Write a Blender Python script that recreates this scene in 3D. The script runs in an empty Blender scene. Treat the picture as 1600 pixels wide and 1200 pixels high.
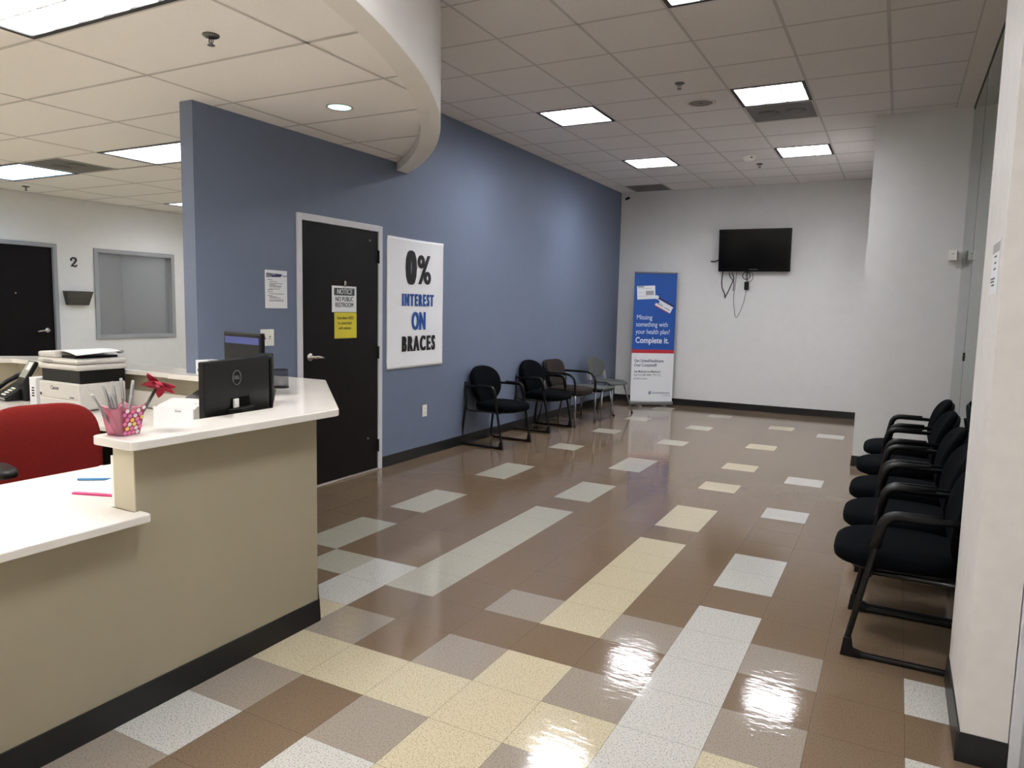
import bpy, bmesh, math, random
from mathutils import Vector, Matrix
S = bpy.context.scene
COL = S.collection
PI = math.pi
T = 0.3048
random.seed(7)

# ------------------------------------------------------------------ camera, world, exposure
F_PX, YAW, PITCH, ROLL = 1126.75, -0.489000, -0.105426, 0.021416
CAMPOS = Vector((1.40624, -2.96854, 1.48520))
cd = bpy.data.cameras.new('camera'); cam = bpy.data.objects.new('camera', cd); COL.objects.link(cam)
fw = Vector((math.sin(YAW)*math.cos(PITCH), math.cos(YAW)*math.cos(PITCH), math.sin(PITCH)))
rt = Vector((math.cos(YAW), -math.sin(YAW), 0)); up = rt.cross(fw)
r2 = rt*math.cos(ROLL)+up*math.sin(ROLL); u2 = -rt*math.sin(ROLL)+up*math.cos(ROLL)
M = Matrix((r2, u2, -fw)).transposed().to_4x4(); M.translation = CAMPOS
cam.matrix_world = M
cd.sensor_fit = 'HORIZONTAL'; cd.sensor_width = 36.0; cd.lens = F_PX/1600*36.0
cd.clip_start = 0.05; cd.clip_end = 60
S.camera = cam
w = bpy.data.worlds.new('world'); S.world = w; w.use_nodes = True
w.node_tree.nodes['Background'].inputs[0].default_value = (0.02, 0.025, 0.03, 1)
w.node_tree.nodes['Background'].inputs[1].default_value = 0.3
S.view_settings.view_transform = 'Standard'; S.view_settings.look = 'None'
S.view_settings.gamma = 1.0; S.view_settings.use_curve_mapping = False
S.view_settings.exposure = 1.43
E_MAIN, E_LOW, E_OFFICE, E_DOWN = 17.0, 9.6, 5.4, 1.0

# ------------------------------------------------------------------ materials
def lin(c):
    return tuple(((v/255)/12.92 if v/255 <= 0.04045 else ((v/255+0.055)/1.055)**2.4) for v in c)
def base_mat(name):
    m = bpy.data.materials.new(name); m.use_nodes = True
    nt = m.node_tree; b = nt.nodes['Principled BSDF']
    return m, nt, b
def mat(name, rgb, rough=0.5, metal=0.0, var=0.0, vscale=8.0, bump=0.0, bscale=60.0, spec=0.5, coat=0.0, sheen=0.0):
    m, nt, b = base_mat(name)
    c = lin(rgb)
    b.inputs['Base Color'].default_value = (*c, 1)
    b.inputs['Roughness'].default_value = rough
    b.inputs['Metallic'].default_value = metal
    b.inputs['Specular IOR Level'].default_value = spec
    b.inputs['Coat Weight'].default_value = coat
    b.inputs['Sheen Weight'].default_value = sheen
    tc = nt.nodes.new('ShaderNodeTexCoord')
    if var > 0:
        n = nt.nodes.new('ShaderNodeTexNoise'); n.inputs['Scale'].default_value = vscale; n.inputs['Detail'].default_value = 4
        nt.links.new(tc.outputs['Object'], n.inputs['Vector'])
        r = nt.nodes.new('ShaderNodeValToRGB')
        r.color_ramp.elements[0].position = 0.3; r.color_ramp.elements[1].position = 0.7
        r.color_ramp.elements[0].color = (*[x*(1-var) for x in c], 1); r.color_ramp.elements[1].color = (*[min(1, x*(1+var)) for x in c], 1)
        nt.links.new(n.outputs['Fac'], r.inputs['Fac']); nt.links.new(r.outputs['Color'], b.inputs['Base Color'])
    if bump > 0:
        n = nt.nodes.new('ShaderNodeTexNoise'); n.inputs['Scale'].default_value = bscale; n.inputs['Detail'].default_value = 3
        nt.links.new(tc.outputs['Object'], n.inputs['Vector'])
        bp = nt.nodes.new('ShaderNodeBump'); bp.inputs['Strength'].default_value = bump; bp.inputs['Distance'].default_value = 0.002
        nt.links.new(n.outputs['Fac'], bp.inputs['Height']); nt.links.new(bp.outputs['Normal'], b.inputs['Normal'])
    return m
def emit(name, rgb, s):
    m, nt, b = base_mat(name)
    b.inputs['Base Color'].default_value = (*lin(rgb), 1)
    b.inputs['Emission Color'].default_value = (*lin(rgb), 1); b.inputs['Emission Strength'].default_value = s
    return m
def glass(name, rgb, alpha_tr=1.0, rough=0.0, ior=1.5):
    m, nt, b = base_mat(name)
    b.inputs['Base Color'].default_value = (*lin(rgb), 1); b.inputs['Roughness'].default_value = rough
    b.inputs['Transmission Weight'].default_value = alpha_tr; b.inputs['IOR'].default_value = ior
    return m
def floor_mat(name, rgb, dark=0.55, light=1.25, dens=0.60):
    m, nt, b = base_mat(name); N = nt.nodes.new; L = nt.links.new
    c = lin(rgb)
    tc = N('ShaderNodeTexCoord')
    n = N('ShaderNodeTexNoise'); n.inputs['Scale'].default_value = 170; n.inputs['Detail'].default_value = 2.5
    L(tc.outputs['Object'], n.inputs['Vector'])
    r = N('ShaderNodeValToRGB'); cr = r.color_ramp
    cr.elements[0].position = 0.385; cr.elements[0].color = (*[x*dark for x in c], 1)
    cr.elements[1].position = 0.45; cr.elements[1].color = (*c, 1)
    e = cr.elements.new(dens); e.color = (*c, 1)
    e = cr.elements.new(dens+0.08); e.color = (*[min(1, x*light) for x in c], 1)
    L(n.outputs['Fac'], r.inputs['Fac'])
    # tile-to-tile joints, hair thin, on the one foot grid
    sep = N('ShaderNodeSeparateXYZ'); L(tc.outputs['Object'], sep.inputs[0])
    outs = []
    for ax in ('X', 'Y'):
        d = N('ShaderNodeMath'); d.operation = 'DIVIDE'; d.inputs[1].default_value = T; L(sep.outputs[ax], d.inputs[0])
        p = N('ShaderNodeMath'); p.operation = 'PINGPONG'; p.inputs[1].default_value = 0.5; L(d.outputs[0], p.inputs[0])
        g = N('ShaderNodeMath'); g.operation = 'LESS_THAN'; g.inputs[1].default_value = 0.0035; L(p.outputs[0], g.inputs[0])
        outs.append(g)
    mx = N('ShaderNodeMath'); mx.operation = 'MAXIMUM'; L(outs[0].outputs[0], mx.inputs[0]); L(outs[1].outputs[0], mx.inputs[1])
    ml = N('ShaderNodeMath'); ml.operation = 'MULTIPLY'; ml.inputs[1].default_value = 0.55; L(mx.outputs[0], ml.inputs[0])
    mix = N('ShaderNodeMix'); mix.data_type = 'RGBA'
    L(ml.outputs[0], mix.inputs[0]); L(r.outputs['Color'], mix.inputs[6]); mix.inputs[7].default_value = (0.05, 0.04, 0.03, 1)
    L(mix.outputs[2], b.inputs['Base Color'])
    b.inputs['Specular IOR Level'].default_value = 0.5
    n2 = N('ShaderNodeTexNoise'); n2.inputs['Scale'].default_value = 3.0; n2.inputs['Detail'].default_value = 5
    L(tc.outputs['Object'], n2.inputs['Vector'])
    mr = N('ShaderNodeMapRange'); mr.inputs[1].default_value = 0.35; mr.inputs[2].default_value = 0.65
    mr.inputs[3].default_value = 0.045; mr.inputs[4].default_value = 0.10
    L(n2.outputs['Fac'], mr.inputs[0]); L(mr.outputs[0], b.inputs['Roughness'])
    n3 = N('ShaderNodeTexNoise'); n3.inputs['Scale'].default_value = 26; n3.inputs['Detail'].default_value = 3
    mp = N('ShaderNodeMapping'); mp.inputs['Scale'].default_value = (0.5, 1.3, 1); mp.inputs['Rotation'].default_value = (0, 0, 0.45)
    L(tc.outputs['Object'], mp.inputs['Vector']); L(mp.outputs[0], n3.inputs['Vector'])
    bp = N('ShaderNodeBump'); bp.inputs['Strength'].default_value = 0.15; bp.inputs['Distance'].default_value = 0.004
    L(n3.outputs['Fac'], bp.inputs['Height']); L(bp.outputs['Normal'], b.inputs['Normal'])
    return m

MT = {}
MT['blue'] = mat('blue paint', (113, 124, 147), 0.55, var=0.02, bump=0.15, bscale=220)
MT['white'] = mat('white paint', (231, 230, 227), 0.6, var=0.015, bump=0.15, bscale=220)
MT['pillar'] = mat('pillar paint', (230, 226, 221), 0.5, var=0.03, vscale=14, bump=0.1, bscale=200)
MT['tan'] = mat('tan paint', (164, 155, 133), 0.5, var=0.03, vscale=3, bump=0.1, bscale=200)
MT['tantop'] = mat('lighter tan', (206, 196, 170), 0.5, var=0.02)
MT['soffit'] = mat('soffit paint', (238, 233, 225), 0.6, var=0.01)
MT['ceil'] = mat('ceiling tile', (236, 231, 227), 0.9, var=0.05, vscale=160, bump=0.4, bscale=240)
MT['ceil_low'] = mat('brightened ceiling tile', (247, 242, 237), 0.9, var=0.03, vscale=160, bump=0.4, bscale=240)  # copy of the ceiling tile, lightened to stand in for stronger light
MT['tbar'] = mat('ceiling grid', (204, 199, 193), 0.6)
MT['base'] = mat('rubber base', (20, 21, 22), 0.35, var=0.05)
MT['quartz'] = mat('white quartz', (228, 223, 215), 0.12, var=0.025, vscale=5, spec=0.5)
MT['black'] = mat('black plastic', (10, 10, 11), 0.42, spec=0.35)
MT['blackgloss'] = mat('gloss black', (6, 7, 10), 0.15, spec=0.35)
MT['blackmetal'] = mat('black metal', (9, 9, 10), 0.35, spec=0.4)
MT['fabric'] = mat('black fabric', (9, 11, 15), 0.9, var=0.18, vscale=90, bump=0.6, bscale=500, spec=0.06)
MT['brownfab'] = mat('brown fabric', (46, 39, 35), 0.85, spec=0.25, var=0.12, vscale=80, bump=0.5, bscale=400)
MT['red'] = mat('red fabric', (112, 26, 22), 0.9, var=0.1, vscale=120, bump=0.5, bscale=420, spec=0.2)
MT['greyplastic'] = mat('grey plastic', (84, 86, 84), 0.6, spec=0.3)
MT['silver'] = mat('silver metal', (140, 140, 141), 0.38, metal=0.85)
MT['frame'] = mat('frame metal', (216, 216, 220), 0.4)
MT['officeframe'] = mat('grey frame', (160, 162, 165), 0.4)
MT['roomgrey'] = mat('room paint', (176, 178, 180), 0.6)
MT['door'] = mat('espresso door', (15, 11, 12), 0.4, spec=0.22, var=0.2, vscale=6)
MT['chrome'] = mat('satin nickel', (200, 196, 190), 0.25, metal=1.0)
MT['plate'] = mat('ivory plate', (246, 245, 237), 0.4)
MT['paper'] = mat('paper', (236, 238, 240), 0.7)
MT['vinyl'] = mat('white vinyl', (249, 250, 252), 0.35)
MT['yellow'] = mat('yellow card', (224, 208, 58), 0.6)
MT['ink'] = mat('black ink', (22, 22, 26), 0.6)
MT['inkgrey'] = mat('grey ink', (90, 95, 104), 0.7)
MT['darkslate'] = mat('slate ink', (66, 72, 74), 0.6)
MT['inkblue'] = mat('blue ink', (28, 78, 156), 0.6)
MT['navy'] = mat('navy ink', (40, 52, 106), 0.6)
MT['bblue'] = mat('banner blue', (24, 84, 170), 0.5)
MT['bred'] = mat('banner red', (196, 38, 50), 0.5)
MT['bwhite'] = mat('banner white', (236, 238, 240), 0.5)
MT['printer'] = mat('printer white', (218, 215, 210), 0.45)
MT['silverplastic'] = mat('silver plastic', (168, 168, 167), 0.4)
MT['steel'] = mat('stainless', (120, 121, 121), 0.3, metal=0.9)
MT['pengrey'] = mat('pen grey', (112, 110, 108), 0.4)
MT['pinkclear'] = glass('pink film', (250, 176, 196), 0.75, 0.15, 1.2)
MT['cand1'] = mat('candy pink', (232, 120, 160), 0.5); MT['cand2'] = mat('candy white', (226, 222, 216), 0.5)
MT['cand3'] = mat('candy yellow', (236, 206, 92), 0.5); MT['cand4'] = mat('candy orchid', (222, 130, 190), 0.5)
MT['berry'] = mat('berry print', (156, 52, 84), 0.5)
MT['flower'] = mat('flower felt', (164, 24, 52), 0.85, var=0.12, vscale=60)
MT['stem'] = mat('stem', (66, 66, 60), 0.6)
MT['screen'] = mat('dark screen', (8, 9, 14), 0.12, spec=0.25)
MT['screenblue'] = emit('screen strip', (58, 66, 120), 0.09)
MT['lcd'] = emit('phone display', (150, 165, 200), 0.16)
MT['smoke'] = glass('smoked plastic', (120, 116, 112), 0.6, 0.15, 1.4)
MT['glass'] = glass('partition glass', (196, 214, 210), 1.0, 0.0, 1.52)
MT['wglass'] = glass('window glass', (230, 232, 234), 0.9, 0.02, 1.45)
MT['black paint'] = mat('light trim', (24, 24, 25), 0.5)
MT['louver'] = mat('louver', (225, 226, 230), 0.35)
MT['lightmain'] = emit('fluorescent', (249, 250, 253), E_MAIN)
MT['lightlow'] = emit('fluorescent warm', (255, 252, 248), E_LOW)
MT['lightroom_added'] = emit('added room fluorescent', (255, 252, 248), 3.6)  # unseen lamp added to brighten the room beyond the window
MT['lightboost'] = emit('fluorescent unseen boost', (255, 252, 248), 13.5)  # unseen lamps made extra strong to lift the low ceiling
MT['lightoffice'] = emit('fluorescent office', (250, 251, 255), E_OFFICE)
MT['lightblue'] = emit('fluorescent daylight', (206, 232, 255), E_OFFICE*0.9)
MT['lightdown'] = emit('compact fluorescent', (176, 236, 226), E_DOWN)
MT['vent'] = mat('grey vent', (112, 108, 106), 0.6, var=0.12, vscale=200)
MT['pink'] = mat('pink folder', (206, 60, 120), 0.5)
MT['penblue'] = mat('blue pen', (70, 130, 180), 0.35)
MT['dust'] = mat('threshold', (170, 160, 152), 0.4, metal=0.3)

# ------------------------------------------------------------------ mesh builder
class MB:
    def __init__(s): s.v = []; s.f = []; s.m = []; s.sm = []
    def add(s, vs, fs, mi=0, smooth=False):
        o = len(s.v); s.v += [tuple(x) for x in vs]
        for f in fs: s.f.append(tuple(i+o for i in f)); s.m.append(mi); s.sm.append(smooth)
        return s
    def box(s, a, b, mi=0):
        x0, y0, z0 = [min(p, q) for p, q in zip(a, b)]; x1, y1, z1 = [max(p, q) for p, q in zip(a, b)]
        v = [(x0,y0,z0),(x1,y0,z0),(x1,y1,z0),(x0,y1,z0),(x0,y0,z1),(x1,y0,z1),(x1,y1,z1),(x0,y1,z1)]
        return s.add(v, [(0,3,2,1),(4,5,6,7),(0,1,5,4),(1,2,6,5),(2,3,7,6),(3,0,4,7)], mi)
    def prism(s, poly, z0, z1, mi=0):
        n = len(poly)
        area = sum(poly[i][0]*poly[(i+1)%n][1]-poly[(i+1)%n][0]*poly[i][1] for i in range(n))
        if area < 0: poly = poly[::-1]
        v = [(x,y,z0) for x,y in poly]+[(x,y,z1) for x,y in poly]
        f = [tuple(range(n))[::-1], tuple(range(n,2*n))]+[(i,(i+1)%n,n+(i+1)%n,n+i) for i in range(n)]
        return s.add(v, f, mi)
    def prism_ax(s, poly, axis, a, b, mi=0):
        # poly in the two axes other than 'axis', extruded from a to b along it
        t = MB().prism(poly, min(a,b), max(a,b))
        if axis == 'y': vs = [(x, z, y) for x, y, z in t.v]; fs = [f[::-1] for f in t.f]
        elif axis == 'x': vs = [(z, x, y) for x, y, z in t.v]; fs = t.f
        return s.add(vs, fs, mi)
    def tube(s, pts, r, n=10, mi=0, closed=False, ry=None):
        pts = [Vector(p) for p in pts]; N = len(pts); rings = []
        rad = r if isinstance(r, (list, tuple)) else [r]*N
        prev = None
        for i, p in enumerate(pts):
            if closed: t = pts[(i+1)%N]-pts[i-1]
            else: t = pts[min(i+1,N-1)]-pts[max(i-1,0)]
            t.normalize()
            if prev is None:
                a = Vector((0,0,1)) if abs(t.z) < 0.9 else Vector((0,1,0))
                nrm = (a - t*a.dot(t)).normalized()
            else:
                nrm = (prev - t*prev.dot(t)).normalized()
            prev = nrm; bn = t.cross(nrm)
            rings.append([p+nrm*math.cos(2*PI*k/n)*rad[i]+bn*math.sin(2*PI*k/n)*(rad[i] if ry is None else ry) for k in range(n)])
        v = [q for rg in rings for q in rg]; f = []
        for i in range(N if closed else N-1):
            j = (i+1)%N
            for k in range(n): f.append((i*n+k, i*n+(k+1)%n, j*n+(k+1)%n, j*n+k))
        s.add(v, f, mi, True)
        if not closed:
            s.add(rings[0], [tuple(range(n))[::-1]], mi); s.add(rings[-1], [tuple(range(n))], mi)
        return s
    def lathe(s, prof, c=(0,0,0), n=24, mi=0, axis='z'):
        v = []; f = []
        for r, h in prof:
            for k in range(n):
                a = 2*PI*k/n; p = (r*math.cos(a), r*math.sin(a), h)
                if axis == 'x': p = (p[2], p[0], p[1])
                if axis == 'y': p = (p[1], p[2], p[0])
                v.append((p[0]+c[0], p[1]+c[1], p[2]+c[2]))
        for i in range(len(prof)-1):
            for k in range(n): f.append((i*n+k, i*n+(k+1)%n, (i+1)*n+(k+1)%n, (i+1)*n+k))
        s.add(v, f, mi, True)
        if prof[0][0] > 1e-5: s.add(v[:n], [tuple(range(n))[::-1]], mi)
        if prof[-1][0] > 1e-5: s.add(v[-n:], [tuple(range(n))], mi)
        return s
    def sell(s, c, rad, e1=0.5, e2=0.7, nu=32, nv=16, mi=0, mtx=None, fn=None):
        # superellipsoid cushion
        def p_(x, e): return math.copysign(abs(x)**e, x)
        v = []; f = []
        for i in range(nv+1):
            a = -PI/2+PI*i/nv
            for k in range(nu):
                b = 2*PI*k/nu
                q = Vector((rad[0]*p_(math.cos(a),e1)*p_(math.cos(b),e2), rad[1]*p_(math.cos(a),e1)*p_(math.sin(b),e2), rad[2]*p_(math.sin(a),e1)))
                if fn: q = fn(q)
                if mtx: q = mtx@q
                v.append(q+Vector(c))
        for i in range(nv):
            for k in range(nu): f.append((i*nu+k, i*nu+(k+1)%nu, (i+1)*nu+(k+1)%nu, (i+1)*nu+k))
        return s.add(v, f, mi, True)
    def sheet(s, fn, nx, ny, mi=0, smooth=True):
        v = [fn(i/nx, j/ny) for j in range(ny+1) for i in range(nx+1)]
        f = [(j*(nx+1)+i, j*(nx+1)+i+1, (j+1)*(nx+1)+i+1, (j+1)*(nx+1)+i) for j in range(ny) for i in range(nx)]
        return s.add(v, f, mi, smooth)
    def build(s, name, mats, parent=None, bevel=0.0, solid=0.0, seg=2):
        me = bpy.data.meshes.new(name); me.from_pydata([tuple(x) for x in s.v], [], s.f)
        for m in (mats if isinstance(mats, (list, tuple)) else [mats]): me.materials.append(MT[m] if isinstance(m, str) else m)
        for p, mi, sm in zip(me.polygons, s.m, s.sm): p.material_index = mi; p.use_smooth = sm
        bm = bmesh.new(); bm.from_mesh(me); bmesh.ops.remove_doubles(bm, verts=bm.verts, dist=1e-6)
        if s.closed_ok: bmesh.ops.recalc_face_normals(bm, faces=bm.faces)
        bm.to_mesh(me); bm.free(); me.update()
        o = bpy.data.objects.new(name, me); COL.objects.link(o)
        if parent: o.parent = parent
        if solid: 
            d = o.modifiers.new('solid', 'SOLIDIFY'); d.thickness = solid; d.offset = 0
        if bevel:
            d = o.modifiers.new('bevel', 'BEVEL'); d.width = bevel; d.segments = seg; d.limit_method = 'ANGLE'; d.angle_limit = math.radians(40)
            d.harden_normals = False
        return o
    closed_ok = True
def fil(pts, r=0.04, n=5):
    # polyline with rounded corners
    pts = [Vector(p) for p in pts]; out = [pts[0]]
    for i in range(1, len(pts)-1):
        a, b, c = pts[i-1], pts[i], pts[i+1]
        d1 = min(r, (a-b).length*0.48); d2 = min(r, (c-b).length*0.48)
        p = b+(a-b).normalized()*d1; q = b+(c-b).normalized()*d2
        for k in range(n+1):
            t = k/n; out.append(p*(1-t)**2+b*2*t*(1-t)+q*t*t)
    out.append(pts[-1]); return out
def frame_m(o, x, y):
    x = Vector(x).normalized(); y = Vector(y); y = (y-x*y.dot(x)).normalized(); z = x.cross(y)
    m = Matrix((x, y, z)).transposed().to_4x4(); m.translation = Vector(o); return m
def empty(name, loc=(0,0,0), rz=0.0, mtx=None):
    o = bpy.data.objects.new(name, None); COL.objects.link(o); o.empty_display_size = 0.1
    if mtx is not None: o.matrix_world = mtx
    else: o.location = loc; o.rotation_euler = (0,0,rz)
    return o
def tag(o, label, cat, group=None, kind=None):
    o['label'] = label; o['category'] = cat
    if group: o['group'] = group
    if kind: o['kind'] = kind
    return o
def struct(o, label=None):
    o['kind'] = 'structure'
    if label: o['label'] = label
    return o
def copy_tree(o, parent=None):
    c = o.copy(); COL.objects.link(c)
    if parent: c.parent = parent
    for ch in list(o.children): copy_tree(ch, c)
    return c
def text(s, size, m, parent, x, y, z=0.0006, align='LEFT', sx=1.0, bold=0.0, shear=0.0, name='lettering', sp=1.0, rot=0.0, dil=0.0):
    cu = bpy.data.curves.new('t', 'FONT'); cu.body = s; cu.size = size; cu.align_x = align; cu.align_y = 'CENTER'
    cu.offset = bold; cu.shear = shear; cu.extrude = 0.0003; cu.space_character = sp; cu.resolution_u = 3
    t = bpy.data.objects.new('t', cu); COL.objects.link(t)
    dg = bpy.context.evaluated_depsgraph_get(); dg.update()
    me = bpy.data.meshes.new_from_object(t.evaluated_get(dg)); COL.objects.unlink(t); bpy.data.objects.remove(t)
    me.transform(Matrix.Translation((x, y, z)) @ Matrix.Rotation(rot, 4, 'Z') @ Matrix.Diagonal((sx, 1, 1, 1)))
    if dil:
        bm = bmesh.new(); bm.from_mesh(me); bm2 = bmesh.new()
        for k in (-1, -0.33, 0.33, 1):
            mc_ = me.copy(); mc_.transform(Matrix.Translation((k*dil, 0, 0.00002*k))); bm2.from_mesh(mc_); bpy.data.meshes.remove(mc_)
        bm2.to_mesh(me); bm.free(); bm2.free()
    me.materials.clear(); me.materials.append(MT[m])
    o = bpy.data.objects.new(name, me); COL.objects.link(o); o.parent = parent
    return o

# ------------------------------------------------------------------ setting
XW = -2.684           # face of the blue wall
YF = 8.36             # far wall
ZC, ZL = 3.363, 2.765 # main and reception ceilings
XL = -8.1             # office wall far left
YB = -5.0             # wall behind the viewer
XG = 1.872            # glass partition
CX, CY, RO, RI = -6.281, -2.044, 5.863, 5.728  # curved soffit
YE = 0.27             # end of blue wall

# floor: one mesh, tiles as faces, colour by tile
FM = [floor_mat('vct brown', (122, 103, 83), 0.76, 1.14), floor_mat('vct cream', (194, 182, 154), 0.58, 1.12),
      floor_mat('vct white', (195, 192, 185), 0.55, 1.1), floor_mat('vct grey', (152, 141, 128), 0.70, 1.1),
      floor_mat('vct sage', (176, 171, 156), 0.62, 1.1)]
tiles = {}
def setr(i, j0, j1, c):
    for j in range(j0, j1): tiles[(i, j)] = c
for a in [(-3,0,6,4),(0,0,5,1),(1,0,1,3),(-1,0,1,3),(-1,-2,-1,3),(2,-8,2,2),(1,-2,-1,3),(0,-2,-1,1),(0,-3,-2,1),(-1,-3,-2,1),(-2,-3,-2,1),(-3,-3,-2,1),
          (0,-6,-3,1),(-1,-4,-3,3),(-3,-4,-3,3),(-3,-5,-4,2),(-3,-6,-5,3),(-1,-5,-4,2),(1,-3,-2,1),(1,-4,-3,3),(-3,-2,-1,3),(-4,-1,1,2),(-5,0,1,4),
          (-6,1,3,4),(3,0,1,3),(3,-2,-1,3),(3,-3,-2,1),(5,0,1,2),(5,-2,-1,2),(2,3,5,2),(0,6,8,1),(-6,4,6,4),(-6,8,10,4),(-3,7,9,4),
          (0,10,11,1),(0,13,14,1),(0,17,18,1),(0,22,23,1),(2,8,9,2),(2,12,13,2),(2,21,22,2),(-6,13,14,4),(-6,17,18,4),(-6,21,22,4),(-6,25,26,4),
          (-3,11,13,4),(-3,16,17,4),(-3,20,21,4),(-3,24,25,4),(-1,-7,-5,1),(1,-6,-4,2),(3,-5,-4,3)]:
    setr(*a)
fl = MB(); i0, i1, j0, j1 = -33, 9, -17, 28
for i in range(i0, i1):
    for j in range(j0, j1):
        x0, x1, y0, y1 = i*T, (i+1)*T, j*T, (j+1)*T
        fl.add([(x0,y0,0),(x1,y0,0),(x1,y1,0),(x0,y1,0)], [(0,1,2,3)], tiles.get((i, j), 1 if (i < -9 or j < -8 or (i < -3 and j < -1)) else 0))  # unseen floor areas turned cream to bounce light onto the low ceiling
fl.closed_ok = False
struct(fl.build('floor', FM), 'glossy brown vinyl tile floor with scattered cream, grey and white tiles')

def wallbox(name, parts, m, label=None, bevel=0):
    b = MB()
    for p in parts: b.box(*p)
    return struct(b.build(name, m, None, bevel), label)
DY0, DY1, DZ = 1.168, 2.200, 2.172   # rough opening of the espresso door
wallbox('wall_blue', [((XW-0.12,YE,0),(XW,DY0,ZC+0.05)), ((XW-0.12,DY1,0),(XW,YF+0.1,ZC+0.05)), ((XW-0.12,DY0,DZ),(XW,DY1,ZC+0.05))], 'blue', 'slate blue painted wall')
wallbox('wall_far', [((XW-0.1,YF,0),(2.2,YF+0.1,ZC+0.05))], 'white', 'white end wall behind the television')
wallbox('wall_right_column', [((1.087,4.84,0),(2.05,YF-0.002,ZC+0.05))], 'white', 'white column wall right of the television')
wallbox('wall_right_pillar', [((1.682,-0.225,0),(1.815,-0.120,ZC+0.05)), ((1.682,-0.120,0),(1.862,0.385,ZC+0.05))], 'pillar', 'white scuffed pillar at right edge')
wallbox('wall_right', [((1.93,YB,0),(2.03,-0.235,ZC+0.05))], 'white')
wallbox('wall_back', [((XL-0.1,YB-0.1,0),(2.03,YB,ZC+0.05))], 'white')
WY0, WY1, WZ0, WZ1 = 2.965, 4.175, 0.945, 2.155
LDY0, LDY1, LDZ = 1.46, 2.485, 2.165
wallbox('wall_office', [((XL-0.12,YB,0),(XL,LDY0,ZL+0.1)), ((XL-0.12,LDY0,LDZ),(XL,LDY1,ZL+0.1)), ((XL-0.12,LDY1,0),(XL,WY0,ZL+0.1)),
        ((XL-0.12,WY0,0),(XL,WY1,WZ0)), ((XL-0.12,WY0,WZ1),(XL,WY1,ZL+0.1)), ((XL-0.12,WY1,0),(XL,5.3,ZL+0.1))], 'white', 'white office wall with a numbered room')
wallbox('wall_office_end', [((XL,5.2,0),(XW-0.125,5.3,ZL+0.1))], 'white')
# room behind the office window
wallbox('wall_room_beyond', [((XL-1.9,2.6,0),(XL-1.8,4.55,ZL+0.125)), ((XL-1.8,2.5,0),(XL-0.13,2.6,ZL+0.125)), ((XL-1.8,4.55,0),(XL-0.13,4.65,ZL+0.125)), ((XL-1.9,2.5,ZL+0.125),(XL-0.13,4.65,ZL+0.2))], 'roomgrey')

# base boards
def baseb(name, segs, h=0.10, t=0.012):
    b = MB()
    for (x0,y0),(x1,y1),(nx,ny) in segs:
        b.add([(x0,y0,0),(x1,y1,0),(x1+nx*t,y1+ny*t,0),(x0+nx*t,y0+ny*t,0),(x0,y0,h),(x1,y1,h),(x1+nx*t*0.5,y1+ny*t*0.5,h),(x0+nx*t*0.5,y0+ny*t*0.5,h)],
              [(0,1,2,3),(4,7,6,5),(0,4,5,1),(1,5,6,2),(2,6,7,3),(3,7,4,0)])
    return struct(b.build(name, 'base'))
baseb('baseboard_blue', [((XW,DY1+0.002),(XW,YF),(1,0)), ((XW,YE),(XW,DY0-0.002),(1,0))])
baseb('baseboard_far', [((XW,YF),(1.087,YF),(0,-1))])
baseb('baseboard_right', [((1.087,4.84),(1.86,4.84),(0,-1)), ((1.087,4.83),(1.087,YF),(-1,0)), ((1.682,-0.237),(1.682,0.385),(-1,0)), ((1.670,-0.225),(1.815,-0.225),(0,-1))])
baseb('baseboard_office', [((XL,LDY1),(XL,5.2),(1,0))])

# --- ceilings: tiles and grid, leaving the cells of the lights and vents open
def clip(poly, hp):
    out = []
    for i in range(len(poly)):
        a, b = poly[i], poly[(i+1)%len(poly)]
        da = hp[0]*a[0]+hp[1]*a[1]-hp[2]; db = hp[0]*b[0]+hp[1]*b[1]-hp[2]
        if da <= 0: out.append(a)
        if (da < 0 < db) or (db < 0 < da):
            t = da/(da-db); out.append((a[0]+(b[0]-a[0])*t, a[1]+(b[1]-a[1])*t))
    return out
DISC = [(math.cos(math.radians(a)), math.sin(math.radians(a)), math.cos(math.radians(a))*CX+math.sin(math.radians(a))*CY+RI+0.02) for a in range(-90, 92, 2)]
def grid_ceiling(name, xs, ys, z, skip, hps, label, tm='ceil'):
    b = MB(); b.closed_ok = False; g = 0.011
    def face(poly0, zz, mi):
        for region in hps:
            poly = poly0
            for h in region:
                poly = clip(poly, h)
                if len(poly) < 3: break
            if len(poly) >= 3: b.add([(x,y,zz) for x,y in poly], [tuple(range(len(poly)))[::-1]], mi)
    for i in range(len(xs)-1):
        for j in range(len(ys)-1):
            cx, cy = (xs[i]+xs[i+1])/2, (ys[j]+ys[j+1])/2
            if any(abs(cx-sx) < hx and abs(cy-sy) < hy for sx, sy, hx, hy in skip): continue
            x0,x1,y0,y1 = xs[i]+g-0.004, xs[i+1]-g+0.004, ys[j]+g-0.004, ys[j+1]-g+0.004
            face([(x0,y0),(x1,y0),(x1,y1),(x0,y1)], z+0.0015, 0)
    def barseg(p0, p1):
        # thin flat grid bar between two points, unless it crosses an open cell
        (xa,ya),(xb,yb) = p0, p1
        mx, my = (xa+xb)/2, (ya+yb)/2
        if any(abs(mx-sx) < hx-0.02 and abs(my-sy) < hy-0.02 for sx, sy, hx, hy in skip): return
        if xa == xb: q = [(xa-g,ya),(xa+g,ya),(xa+g,yb),(xa-g,yb)]
        else: q = [(xa,ya-g),(xb,ya-g),(xb,ya+g),(xa,ya+g)]
        face(q, z, 1)
    for x in xs:
        for j in range(len(ys)-1): barseg((x,ys[j]),(x,ys[j+1]))
    for y in ys:
        for i in range(len(xs)-1): barseg((xs[i],y),(xs[i+1],y))
    return struct(b.build(name, [tm, 'tbar']), label)
G = 0.6096
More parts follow.
